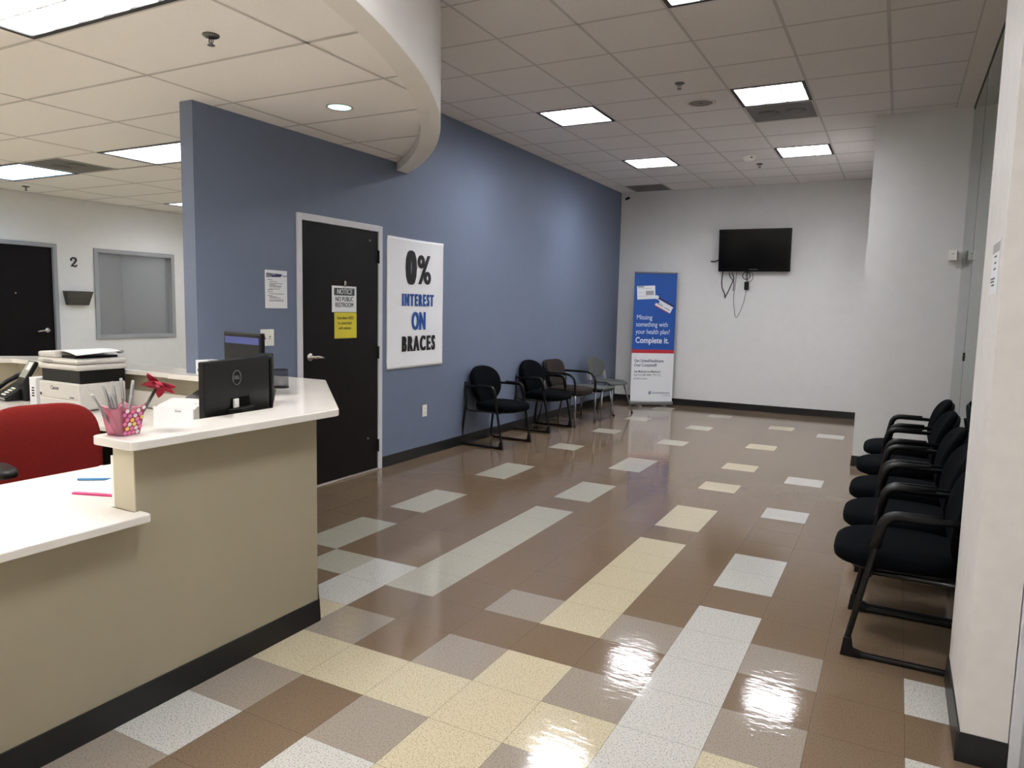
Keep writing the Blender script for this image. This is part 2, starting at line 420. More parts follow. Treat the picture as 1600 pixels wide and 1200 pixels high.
xs = [XW]+[k*G for k in range(-4, 3)]+[1.735]
ys = [YB]+[8.34-k*G for k in range(21, -1, -1)]+[YF]
def yc(k): return 8.34-k*G-G/2          # centre of the k-th row of tiles from the far wall
def xc(k): return k*G+G/2
R1, R2, R0, RN, RM = yc(3), yc(7), yc(11), yc(15), yc(19)
mains = [(xc(-3),R2),(xc(0),R2),(xc(-3),R1),(xc(0),R1),(xc(0),R0),(xc(0),RN),(xc(0),RM)]
vents = [(xc(0),yc(6)),(xc(-4),yc(0))]
h = G/2
grid_ceiling('ceiling', xs, ys, ZC, [(x,y,h,h) for x,y in mains+vents], [[]], 'high grey ceiling of square acoustic tiles')
wallbox('trim_1', [((1.735,YB,ZC-0.004),(1.93,4.84,ZC+0.04))], 'soffit', 'flat drywall border beside the glass wall')
LX = -1.27; xl = [LX-k*1.2192 for k in range(6, -2, -1)]; xl = [XL]+[x for x in xl if x > XL+0.05]
yl = [YB]+[-0.18+k*G for k in range(-7, 9)]+[5.2]
def ylc(k): return -0.18+k*G+G/2
lows = [(LX-0.6096, ylc(-2))]
offices = [(LX-2.5*1.2192, ylc(2)), (LX-4.5*1.2192, ylc(2)), (LX-4.5*1.2192, ylc(6)), (LX-2.5*1.2192, ylc(6)), (LX-3.5*1.2192, ylc(-2)), (LX-4.5*1.2192, ylc(-6)), (LX-0.5*1.2192, ylc(-6))]
lowvent = [(LX-4*1.2192+0.3048, ylc(2), 0.3048)]
skl = [(x,y,0.6096,h) for x,y in lows+offices]
# the half tile vent right of the bluish light: split that grid cell
xl2 = sorted(set(xl+[LX-4*1.2192+0.6096]))
def low_grid():
    a = grid_ceiling('ceiling_reception', xl, yl, ZL, skl+[(LX-3.5*1.2192, ylc(2), 0.6096, h)], [[(1,0,-2.745),(0,1,5.2)], [(-1,0,2.745),(0,1,5.2)]+DISC], 'low brightened tile ceiling over the reception desk', 'ceil_low')
    return a
low_grid()
b = MB(); b.closed_ok = False
x0, x1, y0, y1 = LX-4*1.2192+0.6096, LX-3*1.2192, ylc(2)-h, ylc(2)+h
b.add([(x0,y0,ZL+0.006),(x1,y0,ZL+0.006),(x1,y1,ZL+0.006),(x0,y1,ZL+0.006)], [(3,2,1,0)])
struct(b.build('ceiling_tile_half', 'ceil_low'))
# the low ceiling is backed by a slab so that it casts and catches light as a solid
# curved soffit ring
b = MB(); n = 96; a0, a1 = math.radians(-31), math.asin((2.567-CY)/RO)+0.0
import itertools
def arc(r, z, a_end):
    return [(CX+r*math.cos(a0+(a_end-a0)*k/n), CY+r*math.sin(a0+(a_end-a0)*k/n), z) for k in range(n+1)]
ao = math.acos((XW+0.001-CX)/RO); ai = math.acos((XW+0.001-CX)/RI)
O0, O1, I0, I1 = arc(RO,2.695,ao), arc(RO,ZC,ao), arc(RI,2.695,ai), arc(RI,ZC,ai)
v = O0+O1+I0+I1; q = n+1; f = []
for k in range(n):
    f += [(k,k+1,q+k+1,q+k), (2*q+k+1,2*q+k,3*q+k,3*q+k+1), (k+1,k,2*q+k,2*q+k+1), (q+k,q+k+1,3*q+k+1,3*q+k)]
f += [(0,q,3*q,2*q), (n,2*q+n,3*q+n,q+n)]
b.add(v, f, 0, True)
sof = struct(b.build('trim_2', 'soffit'), 'curved drywall soffit sweeping over the counter')
d = sof.modifiers.new('es', 'EDGE_SPLIT'); d.split_angle = math.radians(40)

# --- the espresso door in the blue wall
def lever(parent, y, z, sgn, xf):
    b = MB(); b.lathe([(0.0,0),(0.034,0),(0.034,0.006),(0.026,0.014),(0.013,0.018),(0.012,0.045),(0,0.046)], (xf, y, z), 20, axis='x')
    b.tube(fil([(xf+0.045,y,z),(xf+0.047,y+sgn*0.03,z),(xf+0.042,y+sgn*0.075,z-0.004),(xf+0.030,y+sgn*0.12,z-0.012)], 0.02), [0.011]*4+[0.010]*9+[0.007], 10) if False else \
    b.tube([(xf+0.040,y,z),(xf+0.046,y+sgn*0.02,z),(xf+0.047,y+sgn*0.05,z),(xf+0.043,y+sgn*0.09,z-0.005),(xf+0.032,y+sgn*0.135,z-0.013)], [0.010,0.013,0.012,0.011,0.007], 12)
    return b.build('door_handle', 'chrome', parent)
d1 = MB().box((XW-0.038,1.222,0.02),(XW+0.004,2.142,2.118)).build('door_1', 'door', None, 0.002)
struct(d1, 'espresso brown door with a nickel lever in the blue wall')
b = MB()
b.box((XW-0.12,1.168,0),(XW+0.014,1.219,2.172)); b.box((XW-0.12,2.146,0),(XW+0.014,2.200,2.172)); b.box((XW-0.12,1.219,2.121),(XW+0.014,2.146,2.172))
b.build('door_frame', 'frame', d1, 0.003)
MB().box((XW-0.12,1.219,0),(XW+0.02,2.146,0.014)).build('threshold', 'dust', d1, 0.003)
MB().box((XW-0.12,1.219,0.02),(XW-0.06,2.146,2.121)).build('door_stop', 'black', d1)
lever(d1, 1.300, 1.062, 1, XW+0.004)
for z in (0.222, 1.063, 1.904):
    b = MB(); b.tube([(XW+0.012,2.146,z-0.056),(XW+0.012,2.146,z+0.056)], 0.009, 10); b.box((XW+0.003,2.118,z-0.055),(XW+0.007,2.146,z+0.055))
    b.build('hinge', 'black', d1)
for (y, z) in ((2.027,2.035),(2.002,0.305)):
    MB().sell((XW+0.010,y,z),(0.008,0.012,0.010),0.8,0.8,12,8).build('door_bumper', 'silver', d1)

# --- office door and window on the left wall
d2 = MB().box((XL-0.06,1.512,0.01),(XL-0.018,2.435,2.115)).build('door_2', 'door', None, 0.002)
struct(d2, 'dark office door left of the number two')
b = MB(); b.box((XL-0.12,LDY0,0),(XL+0.02,1.508,LDZ)); b.box((XL-0.12,2.438,0),(XL+0.02,LDY1,LDZ)); b.box((XL-0.12,1.508,2.118),(XL+0.02,2.438,LDZ))
b.build('door_frame', 'officeframe', d2, 0.003)
lever(d2, 2.345, 1.075, -1, XL-0.018)
MB().lathe([(0,0),(0.012,0),(0.010,0.006),(0,0.007)], (XL-0.018,1.99,1.535), 12, axis='x').build('peephole', 'chrome', d2)
b = MB(); t_ = 0.055
b.box((XL-0.12,WY0,WZ0),(XL+0.02,WY0+t_,WZ1)); b.box((XL-0.12,WY1-t_,WZ0),(XL+0.02,WY1,WZ1)); b.box((XL-0.12,WY0+t_,WZ0),(XL+0.02,WY1-t_,WZ0+t_)); b.box((XL-0.12,WY0+t_,WZ1-t_),(XL+0.02,WY1-t_,WZ1))
wn = struct(b.build('window_1', 'officeframe', None, 0.003), 'grey framed interior window beside the number two')
MB().box((XL-0.075,WY0+t_,WZ0+t_),(XL-0.067,WY1-t_,WZ1-t_)).build('pane', 'wglass', wn)

# --- glass wall on the right, three panes with thin joints
gl = bpy.data.objects.new('window_2', None); COL.objects.link(gl); struct(gl, 'tall frameless glass wall behind the right hand chairs')
for k, (ya, yb) in enumerate(((0.387,2.02),(2.026,3.667),(3.673,4.838))):
    MB().box((XG,ya,0.02),(XG+0.012,yb,ZC-0.03)).build('pane', 'glass', gl)
b = MB(); b.box((XG-0.001,2.0205,0.02),(XG+0.013,2.0255,ZC-0.03)); b.box((XG-0.001,3.6675,0.02),(XG+0.013,3.6725,ZC-0.03))
b.build('joint', 'inkgrey', gl)
MB().box((XG-0.004,0.387,ZC-0.03),(XG+0.02,4.838,ZC-0.0045)).build('head_channel', 'black', gl)
MB().box((XG-0.006,0.387,0.0),(XG+0.018,4.838,0.02)).build('sill_channel', 'frame', gl)
for z in (1.18,):
    b = MB(); b.box((XG-0.008,3.630,z-0.006),(XG,3.710,z+0.006)); b.box((XG-0.008,3.664,z-0.035),(XG,3.676,z+0.03))
    b.build('clip', 'black', gl)
# aluminium door frame right of the pillar
b = MB(); b.box((1.818,-0.238,0),(1.850,-0.125,ZC-0.005)); b.box((1.850,-0.215,0),(1.928,-0.150,ZC-0.005))
struct(b.build('trim_3', 'frame', None, 0.004), 'grey metal door jamb beside the pillar')

# ------------------------------------------------------------------ ceiling fittings
def troffer(x, y, z, nx, ny, wx, wy, em, label):
    r = empty('ceiling_light', (x, y, z)); tag(r, label, 'ceiling light', 'louvered ceiling lights')
    ox, oy, t, hh = wx/2-0.008, wy/2-0.008, 0.028, 0.11
    b = MB()
    for s in (-1, 1):
        b.box((s*ox,-oy,-0.004),(s*(ox-t),oy,0.004)); b.box((-ox+t,s*oy,-0.004),(ox-t,s*(oy-t),0.004))
    b.build('trim_frame', 'black paint', r)
    b = MB()
    for s in (-1, 1):
        b.box((s*ox,-oy,0.004),(s*(ox-0.006),oy,hh)); b.box((-ox,s*oy,0.004),(ox,s*(oy-0.006),hh))
    b.box((-ox,-oy,hh),(ox,oy,hh+0.006)); b.build('housing', 'louver', r)
    MB().box((-ox+0.008,-oy+0.008,hh-0.012),(ox-0.008,oy-0.008,hh-0.004)).build('lamp_panel', em, r)
    b = MB(); ix, iy = ox-t, oy-t
    for k in range(1, nx):
        xx = -ix+2*ix*k/nx; b.box((xx-0.0045,-iy,0.0),(xx+0.0045,iy,0.05))
    for k in range(1, ny):
        yy = -iy+2*iy*k/ny; b.box((-ix,yy-0.0045,0.0),(ix,yy+0.0045,0.05))
    b.build('louver', 'louver', r)
    return r
ml = ['square ceiling light nearest the blue wall, left of the round speaker', 'square ceiling light with a dark vent panel directly behind it',
      'farthest small square ceiling light near the blue wall', 'farthest square ceiling light beside the white column',
      'square ceiling light cut off by the top edge of the photo', 'square ceiling light above the front of the room, out of view', 'square ceiling light at the back behind the viewer']
for (x, y), l in zip(mains, ml): troffer(x, y, ZC, 3, 3, G, G, 'lightmain', l)
troffer(lows[0][0], lows[0][1], ZL, 6, 3, 1.2192, G, 'lightlow', 'big bright ceiling light at top left over the reception counter')
ol = ['long white ceiling light partly hidden by the blue wall end', 'bluish ceiling light at far left near the grey vent', 'tiny sliver of ceiling light beside the blue wall end, far left',
      'office ceiling light hidden behind the blue wall', 'unseen office ceiling light left of the counter light, boosted to brighten the low ceiling', 'unseen office ceiling light far behind the desk, boosted to brighten the low ceiling', 'ceiling light behind the reception counter, out of view']
for k, ((x, y), l) in enumerate(zip(offices, ol)): troffer(x, y, ZL, 6, 3, 1.2192, G, 'lightblue' if k == 1 else ('lightboost' if k in (4, 5) else ('lightlow' if k == 6 else 'lightoffice')), l)
troffer(XL-1.0, 3.5, ZL, 6, 3, 1.2192, G, 'lightroom_added', 'unseen ceiling light added to brighten the room beyond the office window')
def vent(x, y, z, label, wx=G, wy=G):
    r = empty('ceiling_vent', (x, y, z)); tag(r, label, 'vent', 'grey perforated ceiling vents')
    ox, oy = wx/2-0.010, wy/2-0.010
    b = MB()
    for s in (-1, 1):
        b.box((s*ox,-oy,-0.002),(s*(ox-0.012),oy,0.01)); b.box((-ox+0.012,s*oy,-0.002),(ox-0.012,s*(oy-0.012),0.01))
    b.build('frame', 'tbar', r)
    b = MB(); b.box((-ox+0.012,-oy+0.012,0.002),(ox-0.012,oy-0.012,0.006)); b.build('perforated_panel', 'vent', r)
    b = MB()
    for sx in (-0.12, 0.12):
        b.lathe([(0.035,0.0),(0.09,0.0),(0.09,0.003),(0.035,0.003)], (sx*wx/G,0,-0.001), 20)
    b.build('diffuser_ring', 'vent', r)
    return r
vent(vents[0][0], vents[0][1], ZC, 'dark grey vent panel behind the larger right ceiling light')
vent(vents[1][0], vents[1][1], ZC, 'grey ceiling vent in the far corner above the security camera')
vent(LX-4*1.2192+0.3048, ylc(2), ZL, 'grey office ceiling vent beside the bluish light')
def sprinkler(x, y, z, label):
    r = empty('sprinkler', (x, y, z)); tag(r, label, 'sprinkler', 'fire sprinkler heads')
    MB().lathe([(0.0,0.0),(0.040,0.0),(0.040,-0.005),(0.030,-0.012),(0.012,-0.014),(0,-0.014)], n=20).build('escutcheon', 'steel', r)
    b = MB()
    for s in (-1, 1): b.tube([(s*0.010,0,-0.010),(s*0.015,0,-0.028),(s*0.006,0,-0.048)], 0.003, 6)
    b.tube([(0,0,-0.01),(0,0,-0.048)], 0.003, 6); b.build('frame_arms', 'steel', r)
    MB().lathe([(0,-0.046),(0.018,-0.047),(0.018,-0.050),(0,-0.050)], n=16).build('deflector', 'steel', r)
sprinkler(-1.62, -0.455, ZL, 'chrome sprinkler head in front of the round downlight, upper left')
sprinkler(-7.62, 1.90, ZL, 'small sprinkler in front of the office wall below bluish light')
sprinkler(-0.33, 3.135, ZC, 'dark sprinkler head in front of the round ceiling speaker')
sprinkler(-0.285, 6.76, ZC, 'tiny sprinkler just behind the smoke detector')
r = empty('smoke_detector', (-0.32, 6.245, ZC)); tag(r, 'round white smoke detector on the ceiling between far lights', 'smoke detector')
MB().lathe([(0,0.006),(0.085,0.006),(0.085,-0.012),(0.070,-0.022),(0.066,-0.045),(0.05,-0.054),(0,-0.055)], n=28).build('housing', 'plate', r)
MB().box((0.03,-0.070,-0.034),(0.05,-0.062,-0.024)).build('test_button', 'black', r)
r = empty('ceiling_speaker', (-0.31, 3.778, ZC+0.001)); tag(r, 'flat round ceiling speaker grille between the two nearer lights', 'speaker')
MB().lathe([(0,-0.004),(0.10,-0.004),(0.108,0.0)], n=36).build('grille', mat('speaker grille', (146,139,133), 0.7, var=0.15, vscale=260), r)
MB().lathe([(0.108,0.0),(0.110,-0.006),(0.125,-0.005),(0.135,0.0)], n=36).build('rim', 'ceil', r)
MB().lathe([(0,-0.0055),(0.014,-0.0055),(0.016,-0.004)], n=16).build('centre_cap', 'inkgrey', r)
r = empty('downlight', (-1.917, 0.793, ZL)); tag(r, 'round recessed downlight glowing pale green under the soffit', 'downlight')
b = MB(); b.lathe([(0.088,0.002),(0.088,-0.004),(0.078,-0.004),(0.074,0.0),(0.060,0.03)], n=36); b.build('trim_ring', 'tbar', r)
MB().lathe([(0,0.0),(0.075,0.0),(0.075,0.002),(0,0.002)], n=32).build('lens', 'lightdown', r)
# security camera in the far corner
r = empty('security_camera', (-2.575, YF, 3.29)); tag(r, 'small black security camera in the far ceiling corner', 'security camera')
MB().box((-0.03,-0.02,0.0),(0.03,0,0.06)).build('mount', 'white', r, 0.004)
MB().tube([(0,-0.012,0.01),(0.005,-0.05,-0.015)], 0.008, 8).build('arm', 'white', r)
MB().tube([(-0.02,-0.05,-0.035),(0.045,-0.09,-0.022)], 0.020, 12).build('body', 'black', r)

# ------------------------------------------------------------------ things on the blue wall
def on_blue(name, y, z, wd, ht, t=0.002, m='paper', x=XW, bev=0.0):
    # a flat sheet; local x runs along +Y, local y is up, local z comes off the wall
    o = MB().box((-wd/2,-ht/2,0),(wd/2,ht/2,t)).build(name, m, None, bev)
    o.matrix_world = frame_m((x+0.0005, y, z), (0,1,0), (0,0,1)); return o
# poster
pw, ph = 0.905, 1.212
b = MB(); b.closed_ok = False
def pf(u, v):
    x = (u-0.5)*pw; y = (v-0.5)*ph
    e = 0.004*math.exp(-((v)/0.05)**2)+0.003*math.exp(-((1-u)/0.04)**2)+0.0012*math.sin(9*u)*math.sin(7*v)**2+0.004*math.exp(-((1-v)/0.03)**2)
    return (x, y-0.004*math.sin(PI*u)*(1 if v > 0.5 else -0.5), 0.004+e)
b.sheet(pf, 40, 50)
po = b.build('wall_poster', 'vinyl', None, solid=0.001); po.matrix_world = frame_m((XW, 2.722, 1.501), (0,1,0), (0,0,1))
tag(po, 'white vinyl poster reading 0% INTEREST ON BRACES beside the door', 'poster')
text('0', 0.43, 'ink', po, -0.085, 0.322, 0.0075, 'CENTER', 0.66, 0.009, dil=0.022)
text('%', 0.385, 'ink', po, 0.128, 0.312, 0.0075, 'CENTER', 0.84, 0.004, dil=0.009)
text('INTEREST', 0.157, 'inkblue', po, 0.030, 0.030, 0.0075, 'CENTER', 0.55, 0.003, sp=1.46, dil=0.0085)
text('ON', 0.238, 'inkblue', po, 0.042, -0.172, 0.0075, 'CENTER', 0.57, 0.004, sp=1.12, dil=0.0095)
text('BRACES', 0.198, 'ink', po, 0.046, -0.385, 0.0075, 'CENTER', 0.60, 0.004, sp=1.42, dil=0.0100)
# notice paper left of the door
no = on_blue('paper_notice', 0.961, 1.583, 0.215, 0.279)
tag(no, 'white printed notice sheet taped on blue wall above light switch', 'notice')
b = MB(); b.add([(-0.095,0.118,0.0024),(0.06,0.112,0.0024),(0.045,0.092,0.0024),(-0.095,0.086,0.0024)][::-1], [(0,1,2,3)]); b.closed_ok = False
b.build('header_band', 'navy', no)
text('Notice of Privacy', 0.013, 'paper', no, -0.09, 0.108, 0.0026, sx=0.9); text('Practices', 0.013, 'paper', no, -0.09, 0.095, 0.0026)
text('Dental', 0.016, 'navy', no, 0.062, 0.10, 0.0026, bold=0.0003)
b = MB(); b.closed_ok = False; yy = 0.068; rr = random.Random(3)
while yy > -0.10:
    ind = rr.choice((0.0, 0.015, 0.02)); ln = rr.uniform(0.06, 0.17) if ind else 0.05
    b.add([(-0.085+ind,yy,0.0023),(-0.085+ind+ln,yy,0.0023),(-0.085+ind+ln,yy+0.0035,0.0023),(-0.085+ind,yy+0.0035,0.0023)], [(0,1,2,3)])
    yy -= rr.choice((0.008, 0.009, 0.014))
b.build('print_lines', 'inkgrey', no)
# light switch (duplex toggle)
sw = on_blue('light_switch', 0.866, 1.228, 0.127, 0.122, 0.007, 'plate', bev=0.003)
tag(sw, 'two gang white light switch plate behind the monitors', 'light switch')
for xx, s in ((-0.023, 1), (0.023, -1)):
    MB().box((xx-0.005,-0.012,0.007),(xx+0.005,0.012,0.009)).build('slot', 'pengrey', sw)
    MB().box((xx-0.004,-0.004+s*0.004,0.007),(xx+0.004,0.006+s*0.004,0.018)).build('toggle', 'plate', sw, 0.001)
ou = on_blue('wall_outlet', 2.880, 0.452, 0.072, 0.116, 0.006, 'plate', bev=0.002)
tag(ou, 'white duplex wall outlet low on blue wall below the poster', 'outlet')
for yy in (0.02, -0.02):
    MB().lathe([(0,0.006),(0.016,0.006),(0.016,0.0075),(0,0.0075)], (0,yy,0), 20).build('socket', 'plate', ou)
    b = MB(); b.box((-0.007,yy-0.004,0.0074),(-0.005,yy+0.006,0.0078)); b.box((0.005,yy-0.004,0.0074),(0.007,yy+0.006,0.0078)); b.build('slot', 'black', ou)
# signs on the door
XD = XW+0.0045
sg = on_blue('door_sign', 1.703, 1.526, 0.300, 0.215, 0.003, 'paper', XD)
tag(sg, 'white NOTICE NO PUBLIC RESTROOM sign hooked on the door', 'sign')
b = MB(); b.box((-0.125,0.030,0.003),(0.125,0.090,0.0036)); b.build('header_band', 'darkslate', sg)
text('NOTICE', 0.062, 'paper', sg, 0, 0.060, 0.0042, 'CENTER', 0.82, 0.0, 0.15, sp=1.03, dil=0.0009)
text('NO PUBLIC', 0.054, 'ink', sg, 0, -0.002, 0.0036, 'CENTER', 0.78, 0.0, sp=1.04, dil=0.0007)
text('RESTROOM', 0.054, 'ink', sg, 0, -0.050, 0.0036, 'CENTER', 0.78, 0.0, sp=1.04, dil=0.0007)
hk = MB().tube([(0.0,0.108,0.004),(0.0,0.13,0.010),(0.0,0.15,0.010)], [0.010,0.014,0.009], 10).box((-0.016,0.098,0.001),(0.016,0.112,0.008)).build('hook', 'chrome', sg, 0.001)
b = MB(); b.closed_ok = False
yw = on_blue('door_sign', 1.716, 1.308, 0.275, 0.214, 0.003, 'yellow', XD+0.001)
tag(yw, 'yellow card about guardians and minors below the restroom notice', 'sign')
text('Guardians NEED', 0.036, 'ink', yw, 0.0, 0.062, 0.0036, 'CENTER', 0.85)
text('to come back', 0.036, 'ink', yw, -0.01, 0.020, 0.0036, 'CENTER', 0.85)
text('with minors.', 0.036, 'ink', yw, -0.01, -0.022, 0.0036, 'CENTER', 0.85)
# number two and file bin on the office wall
n2 = empty('room_number', mtx=frame_m((XL+0.001, 2.70, 1.950), (0,1,0), (0,0,1))); tag(n2, 'black number 2 on the white office wall', 'number')
b = MB()
path = [(-0.038,0.030,0),(-0.034,0.044,0),(-0.018,0.056,0),(0.004,0.058,0),(0.024,0.050,0),(0.031,0.033,0),(0.026,0.014,0),(0.008,-0.008,0),(-0.014,-0.030,0),(-0.034,-0.050,0)]
b.tube([Vector(p)+Vector((0,0,0.004)) for p in path], [0.010,0.008,0.008,0.010,0.012,0.013,0.012,0.010,0.008,0.007], 8)
b.tube([(-0.036,-0.050,0.004),(-0.010,-0.044,0.004),(0.016,-0.054,0.004),(0.036,-0.042,0.004),(0.040,-0.030,0.004)], [0.006,0.010,0.011,0.009,0.005], 8)
b.sell((-0.032,0.028,0.004),(0.014,0.014,0.006),1,1,12,8)
b.build('numeral', 'ink', n2)
fb = empty('wall_file_bin', mtx=frame_m((XL+0.001, 2.715, 1.49), (0,1,0), (0,0,1))); tag(fb, 'smoked plastic file bin on office wall below the number', 'file bin')
def bin_wall(q, nm, m):
    b = MB(); b.closed_ok = False; b.add(q, [(0,1,2,3)]); b.build(nm, m, fb, solid=0.004)
tw, bw, hh, dp, bd = 0.172, 0.138, 0.090, 0.10, 0.05
bin_wall([(-bw,-hh,bd),(bw,-hh,bd),(tw,hh*0.95,dp),(-tw,hh*0.95,dp)], 'front_panel', 'smoke')
bin_wall([(-bw,-hh,0.003),(bw,-hh,0.003),(tw,hh,0.003),(-tw,hh,0.003)], 'back_panel', 'smoke')
for s in (-1, 1): bin_wall([(s*bw,-hh,0.003),(s*bw,-hh,bd),(s*tw,hh*0.95,dp),(s*tw,hh,0.003)], 'side_panel', 'smoke')
bin_wall([(-bw,-hh,0.003),(bw,-hh,0.003),(bw,-hh,bd),(-bw,-hh,bd)], 'bottom', 'smoke')
# small white box on the column and its paper neighbour on the pillar
bx = empty('wall_sensor', (1.800, 4.84, 2.045)); tag(bx, 'small white wall box on the column beside the glass', 'sensor')
MB().box((-0.032,-0.05,-0.047),(0.032,0,0.047)).build('housing', 'plate', bx, 0.005)
MB().box((-0.012,-0.0515,0.012),(0.014,-0.05,0.016)).build('label_strip', 'inkgrey', bx)
pp = MB().box((-0.105,-0.09,0),(0.105,0.09,0.0015)).build('paper_notice', 'paper'); pp.matrix_world = frame_m((1.6815, -0.02, 1.655), (0,-1,0), (0,0,1))
tag(pp, 'white printed sheet taped on the white pillar at right', 'notice')
MB().box((-0.095,0.05,0.0015),(0.095,0.082,0.0021)).build('header_band', 'silverplastic', pp)
b = MB()
for k, (xx, yy, ww) in enumerate(((-0.03,0.034,0.06),(-0.02,0.012,0.05),(-0.03,-0.008,0.06),(-0.09,-0.04,0.12),(-0.09,-0.05,0.10),(-0.06,-0.062,0.08))):
    b.box((xx,yy,0.0015),(xx+ww,yy+0.006,0.002))
b.build('print_lines', 'inkgrey', pp)

# ------------------------------------------------------------------ television and its cables
tv = empty('television', mtx=frame_m((-0.552, YF-0.115, 2.405), (1,0,-0.006), (0,-0.12,1))); tag(tv, 'wall mounted black flat television on the white end wall', 'television')
MB().box((-0.515,-0.312,-0.03),(0.515,0.312,0.015)).build('case', 'blackgloss', tv, 0.008)
MB().box((-0.485,-0.262,0.0152),(0.485,0.287,0.017)).build('screen', 'screen', tv)
MB().box((-0.06,-0.284,0.0152),(0.06,-0.272,0.0165)).build('badge', 'inkgrey', tv)
MB().box((-0.2,-0.15,-0.085),(0.2,0.15,-0.03)).build('wall_mount', 'black', tv)
def cable(pts, r, label, m='black', name='cable'):
    P = [Vector(p) for p in pts]; q = []
    for i in range(len(P)-1):
        a, b_, c, d_ = P[max(i-1,0)], P[i], P[i+1], P[min(i+2,len(P)-1)]
        for k in range(6):
            t = k/6; q.append(0.5*((2*b_)+(-a+c)*t+(2*a-5*b_+4*c-d_)*t*t+(-a+3*b_-3*c+d_)*t**3))
    q.append(P[-1])
    o = MB().tube(q, r, 8, ).build(name, m); return tag(o, label, 'cable', 'cables hanging under the television')
yw_ = YF-0.03
cable([(-1.00,yw_-0.03,2.31),(-1.07,yw_-0.02,2.28),(-1.14,yw_,2.25),(-1.20,yw_+0.01,2.255)], 0.007, 'short black cable sticking out left of the television')
cable([(-1.00,yw_-0.02,2.12),(-1.02,yw_,1.98),(-1.01,yw_,1.86),(-0.97,yw_,1.77),(-0.955,yw_,1.70)], 0.007, 'leftmost black cable bowed below the television')
cable([(-0.87,yw_-0.03,2.085),(-0.84,yw_-0.02,2.0),(-0.865,yw_-0.02,1.92),(-0.92,yw_,1.79),(-0.965,yw_,1.70)], 0.007, 'black cable hanging right of the bowed leftmost one')
cable([(-0.91,yw_-0.01,2.085),(-0.90,yw_+0.012,2.02),(-0.845,yw_+0.012,1.95),(-0.84,yw_+0.012,1.86),(-0.845,yw_+0.012,1.81)], 0.006, 'short black cable with a plug end below the television')
cable([(-0.80,yw_-0.01,2.12),(-0.815,yw_,1.9),(-0.83,yw_,1.7),(-0.815,yw_,1.55),(-0.79,yw_,1.42),(-0.75,yw_,1.44),(-0.69,yw_,1.60),(-0.665,yw_,1.72),(-0.652,yw_-0.02,1.822)], 0.004, 'long thin grey wire looping low below the television', 'inkgrey')
pb = empty('power_brick', (-0.645, YF-0.055, 1.885)); tag(pb, 'black power brick dangling on a coiled lead below the television', 'power brick')
MB().box((-0.033,-0.022,-0.062),(0.033,0.022,0.062)).build('body', 'black', pb, 0.012)
b = MB()
ring = [(0.0+0.055*math.cos(a)-0.01, 0, 0.15+0.055*math.sin(a)) for a in [2*PI*k/24 for k in range(24)]]
b.tube(ring, 0.006, 8, closed=True)
ring = [(0.035+0.05*math.cos(a), 0.008, 0.135+0.07*math.sin(a)) for a in [2*PI*k/24 for k in range(24)]]
b.tube(ring, 0.004, 8, closed=True)
b.tube([(0,0,0.06),(0.003,0,0.10),(0.0,0,0.205)], 0.006, 8)
b.build('coiled_lead', 'black', pb)

# ------------------------------------------------------------------ roll up banner
bw_, bh = 0.668, 1.985
bd_ = Vector((0.84, 0.54, 0)).normalized()
bn = empty('banner_stand', mtx=frame_m((-1.945, 7.985, 0), bd_, (0,0,1))); tag(bn, 'tall blue and white roll up health plan banner in far corner', 'banner')
def brect(x0, x1, y0, y1, nm, m, z=0.0):
    return MB().box((x0,y0,z),(x1,y1,z+0.0015)).build(nm, m, bn)
MB().box((-bw_/2-0.012,0.012,-0.05),(bw_/2+0.012,0.075,0.035)).build('base', 'silver', bn, 0.014)
for s in (-1, 1): MB().box((s*0.20-0.03,0,-0.12),(s*0.20+0.03,0.012,0.12)).build('foot', 'silver', bn, 0.004)
MB().box((-bw_/2-0.004,0.075+bh-0.004,-0.012),(bw_/2+0.004,0.075+bh+0.018,0.014)).build('top_rail', 'silver', bn, 0.004)
MB().tube([(0,0.05,-0.02),(0,0.075+bh+0.03,-0.012)], 0.008, 10).build('support_pole', 'silver', bn)
B0 = 0.075; Bf = lambda t: B0+bh*(1-t)
brect(-bw_/2, bw_/2, Bf(1), Bf(0.622), 'white_field', 'bwhite'); brect(-bw_/2, bw_/2, Bf(0.622), Bf(0.594), 'red_stripe', 'bred'); brect(-bw_/2, bw_/2, Bf(0.594), Bf(0), 'blue_field', 'bblue')
# puzzle cards
def card(cx, cy, cw, ch, ang, nm, stripes):
    b = MB(); R = Matrix.Rotation(ang, 3, 'Z')
    def P(x, y, z): return tuple(R@Vector((x, y, 0))+Vector((cx, cy, z)))
    def quad(x0, y0, x1, y1, z, mi): b.add([P(x0,y0,z),P(x1,y0,z),P(x1,y1,z),P(x0,y1,z)], [(0,1,2,3)], mi)
    b.closed_ok = False
    quad(-cw/2, -ch/2, cw/2, ch/2, 0.0020, 0)
    for (x0, y0, x1, y1, mi) in stripes: quad(x0*cw, y0*ch, x1*cw, y1*ch, 0.0024, mi)
    return b, P
b, P = card(-0.145, Bf(0.150), 0.285, 0.205, 0.06, '', [(-0.46,0.40,-0.10,0.46,2),(-0.46,0.30,0.3,0.325,3),(-0.46,0.0,-0.1,0.02,3),(-0.02,-0.2,0.42,0.12,3),(-0.46,-0.28,0.1,-0.26,3)])
c = P(0.165, -0.078, 0.0020); b.add([(c[0]+0.035*math.cos(2*PI*k/20), c[1]+0.030*math.sin(2*PI*k/20), 0.0021) for k in range(20)], [tuple(range(20))], 0)
b.build('insurance_card', ['bwhite', 'bred', 'inkgrey', 'silverplastic'], bn)
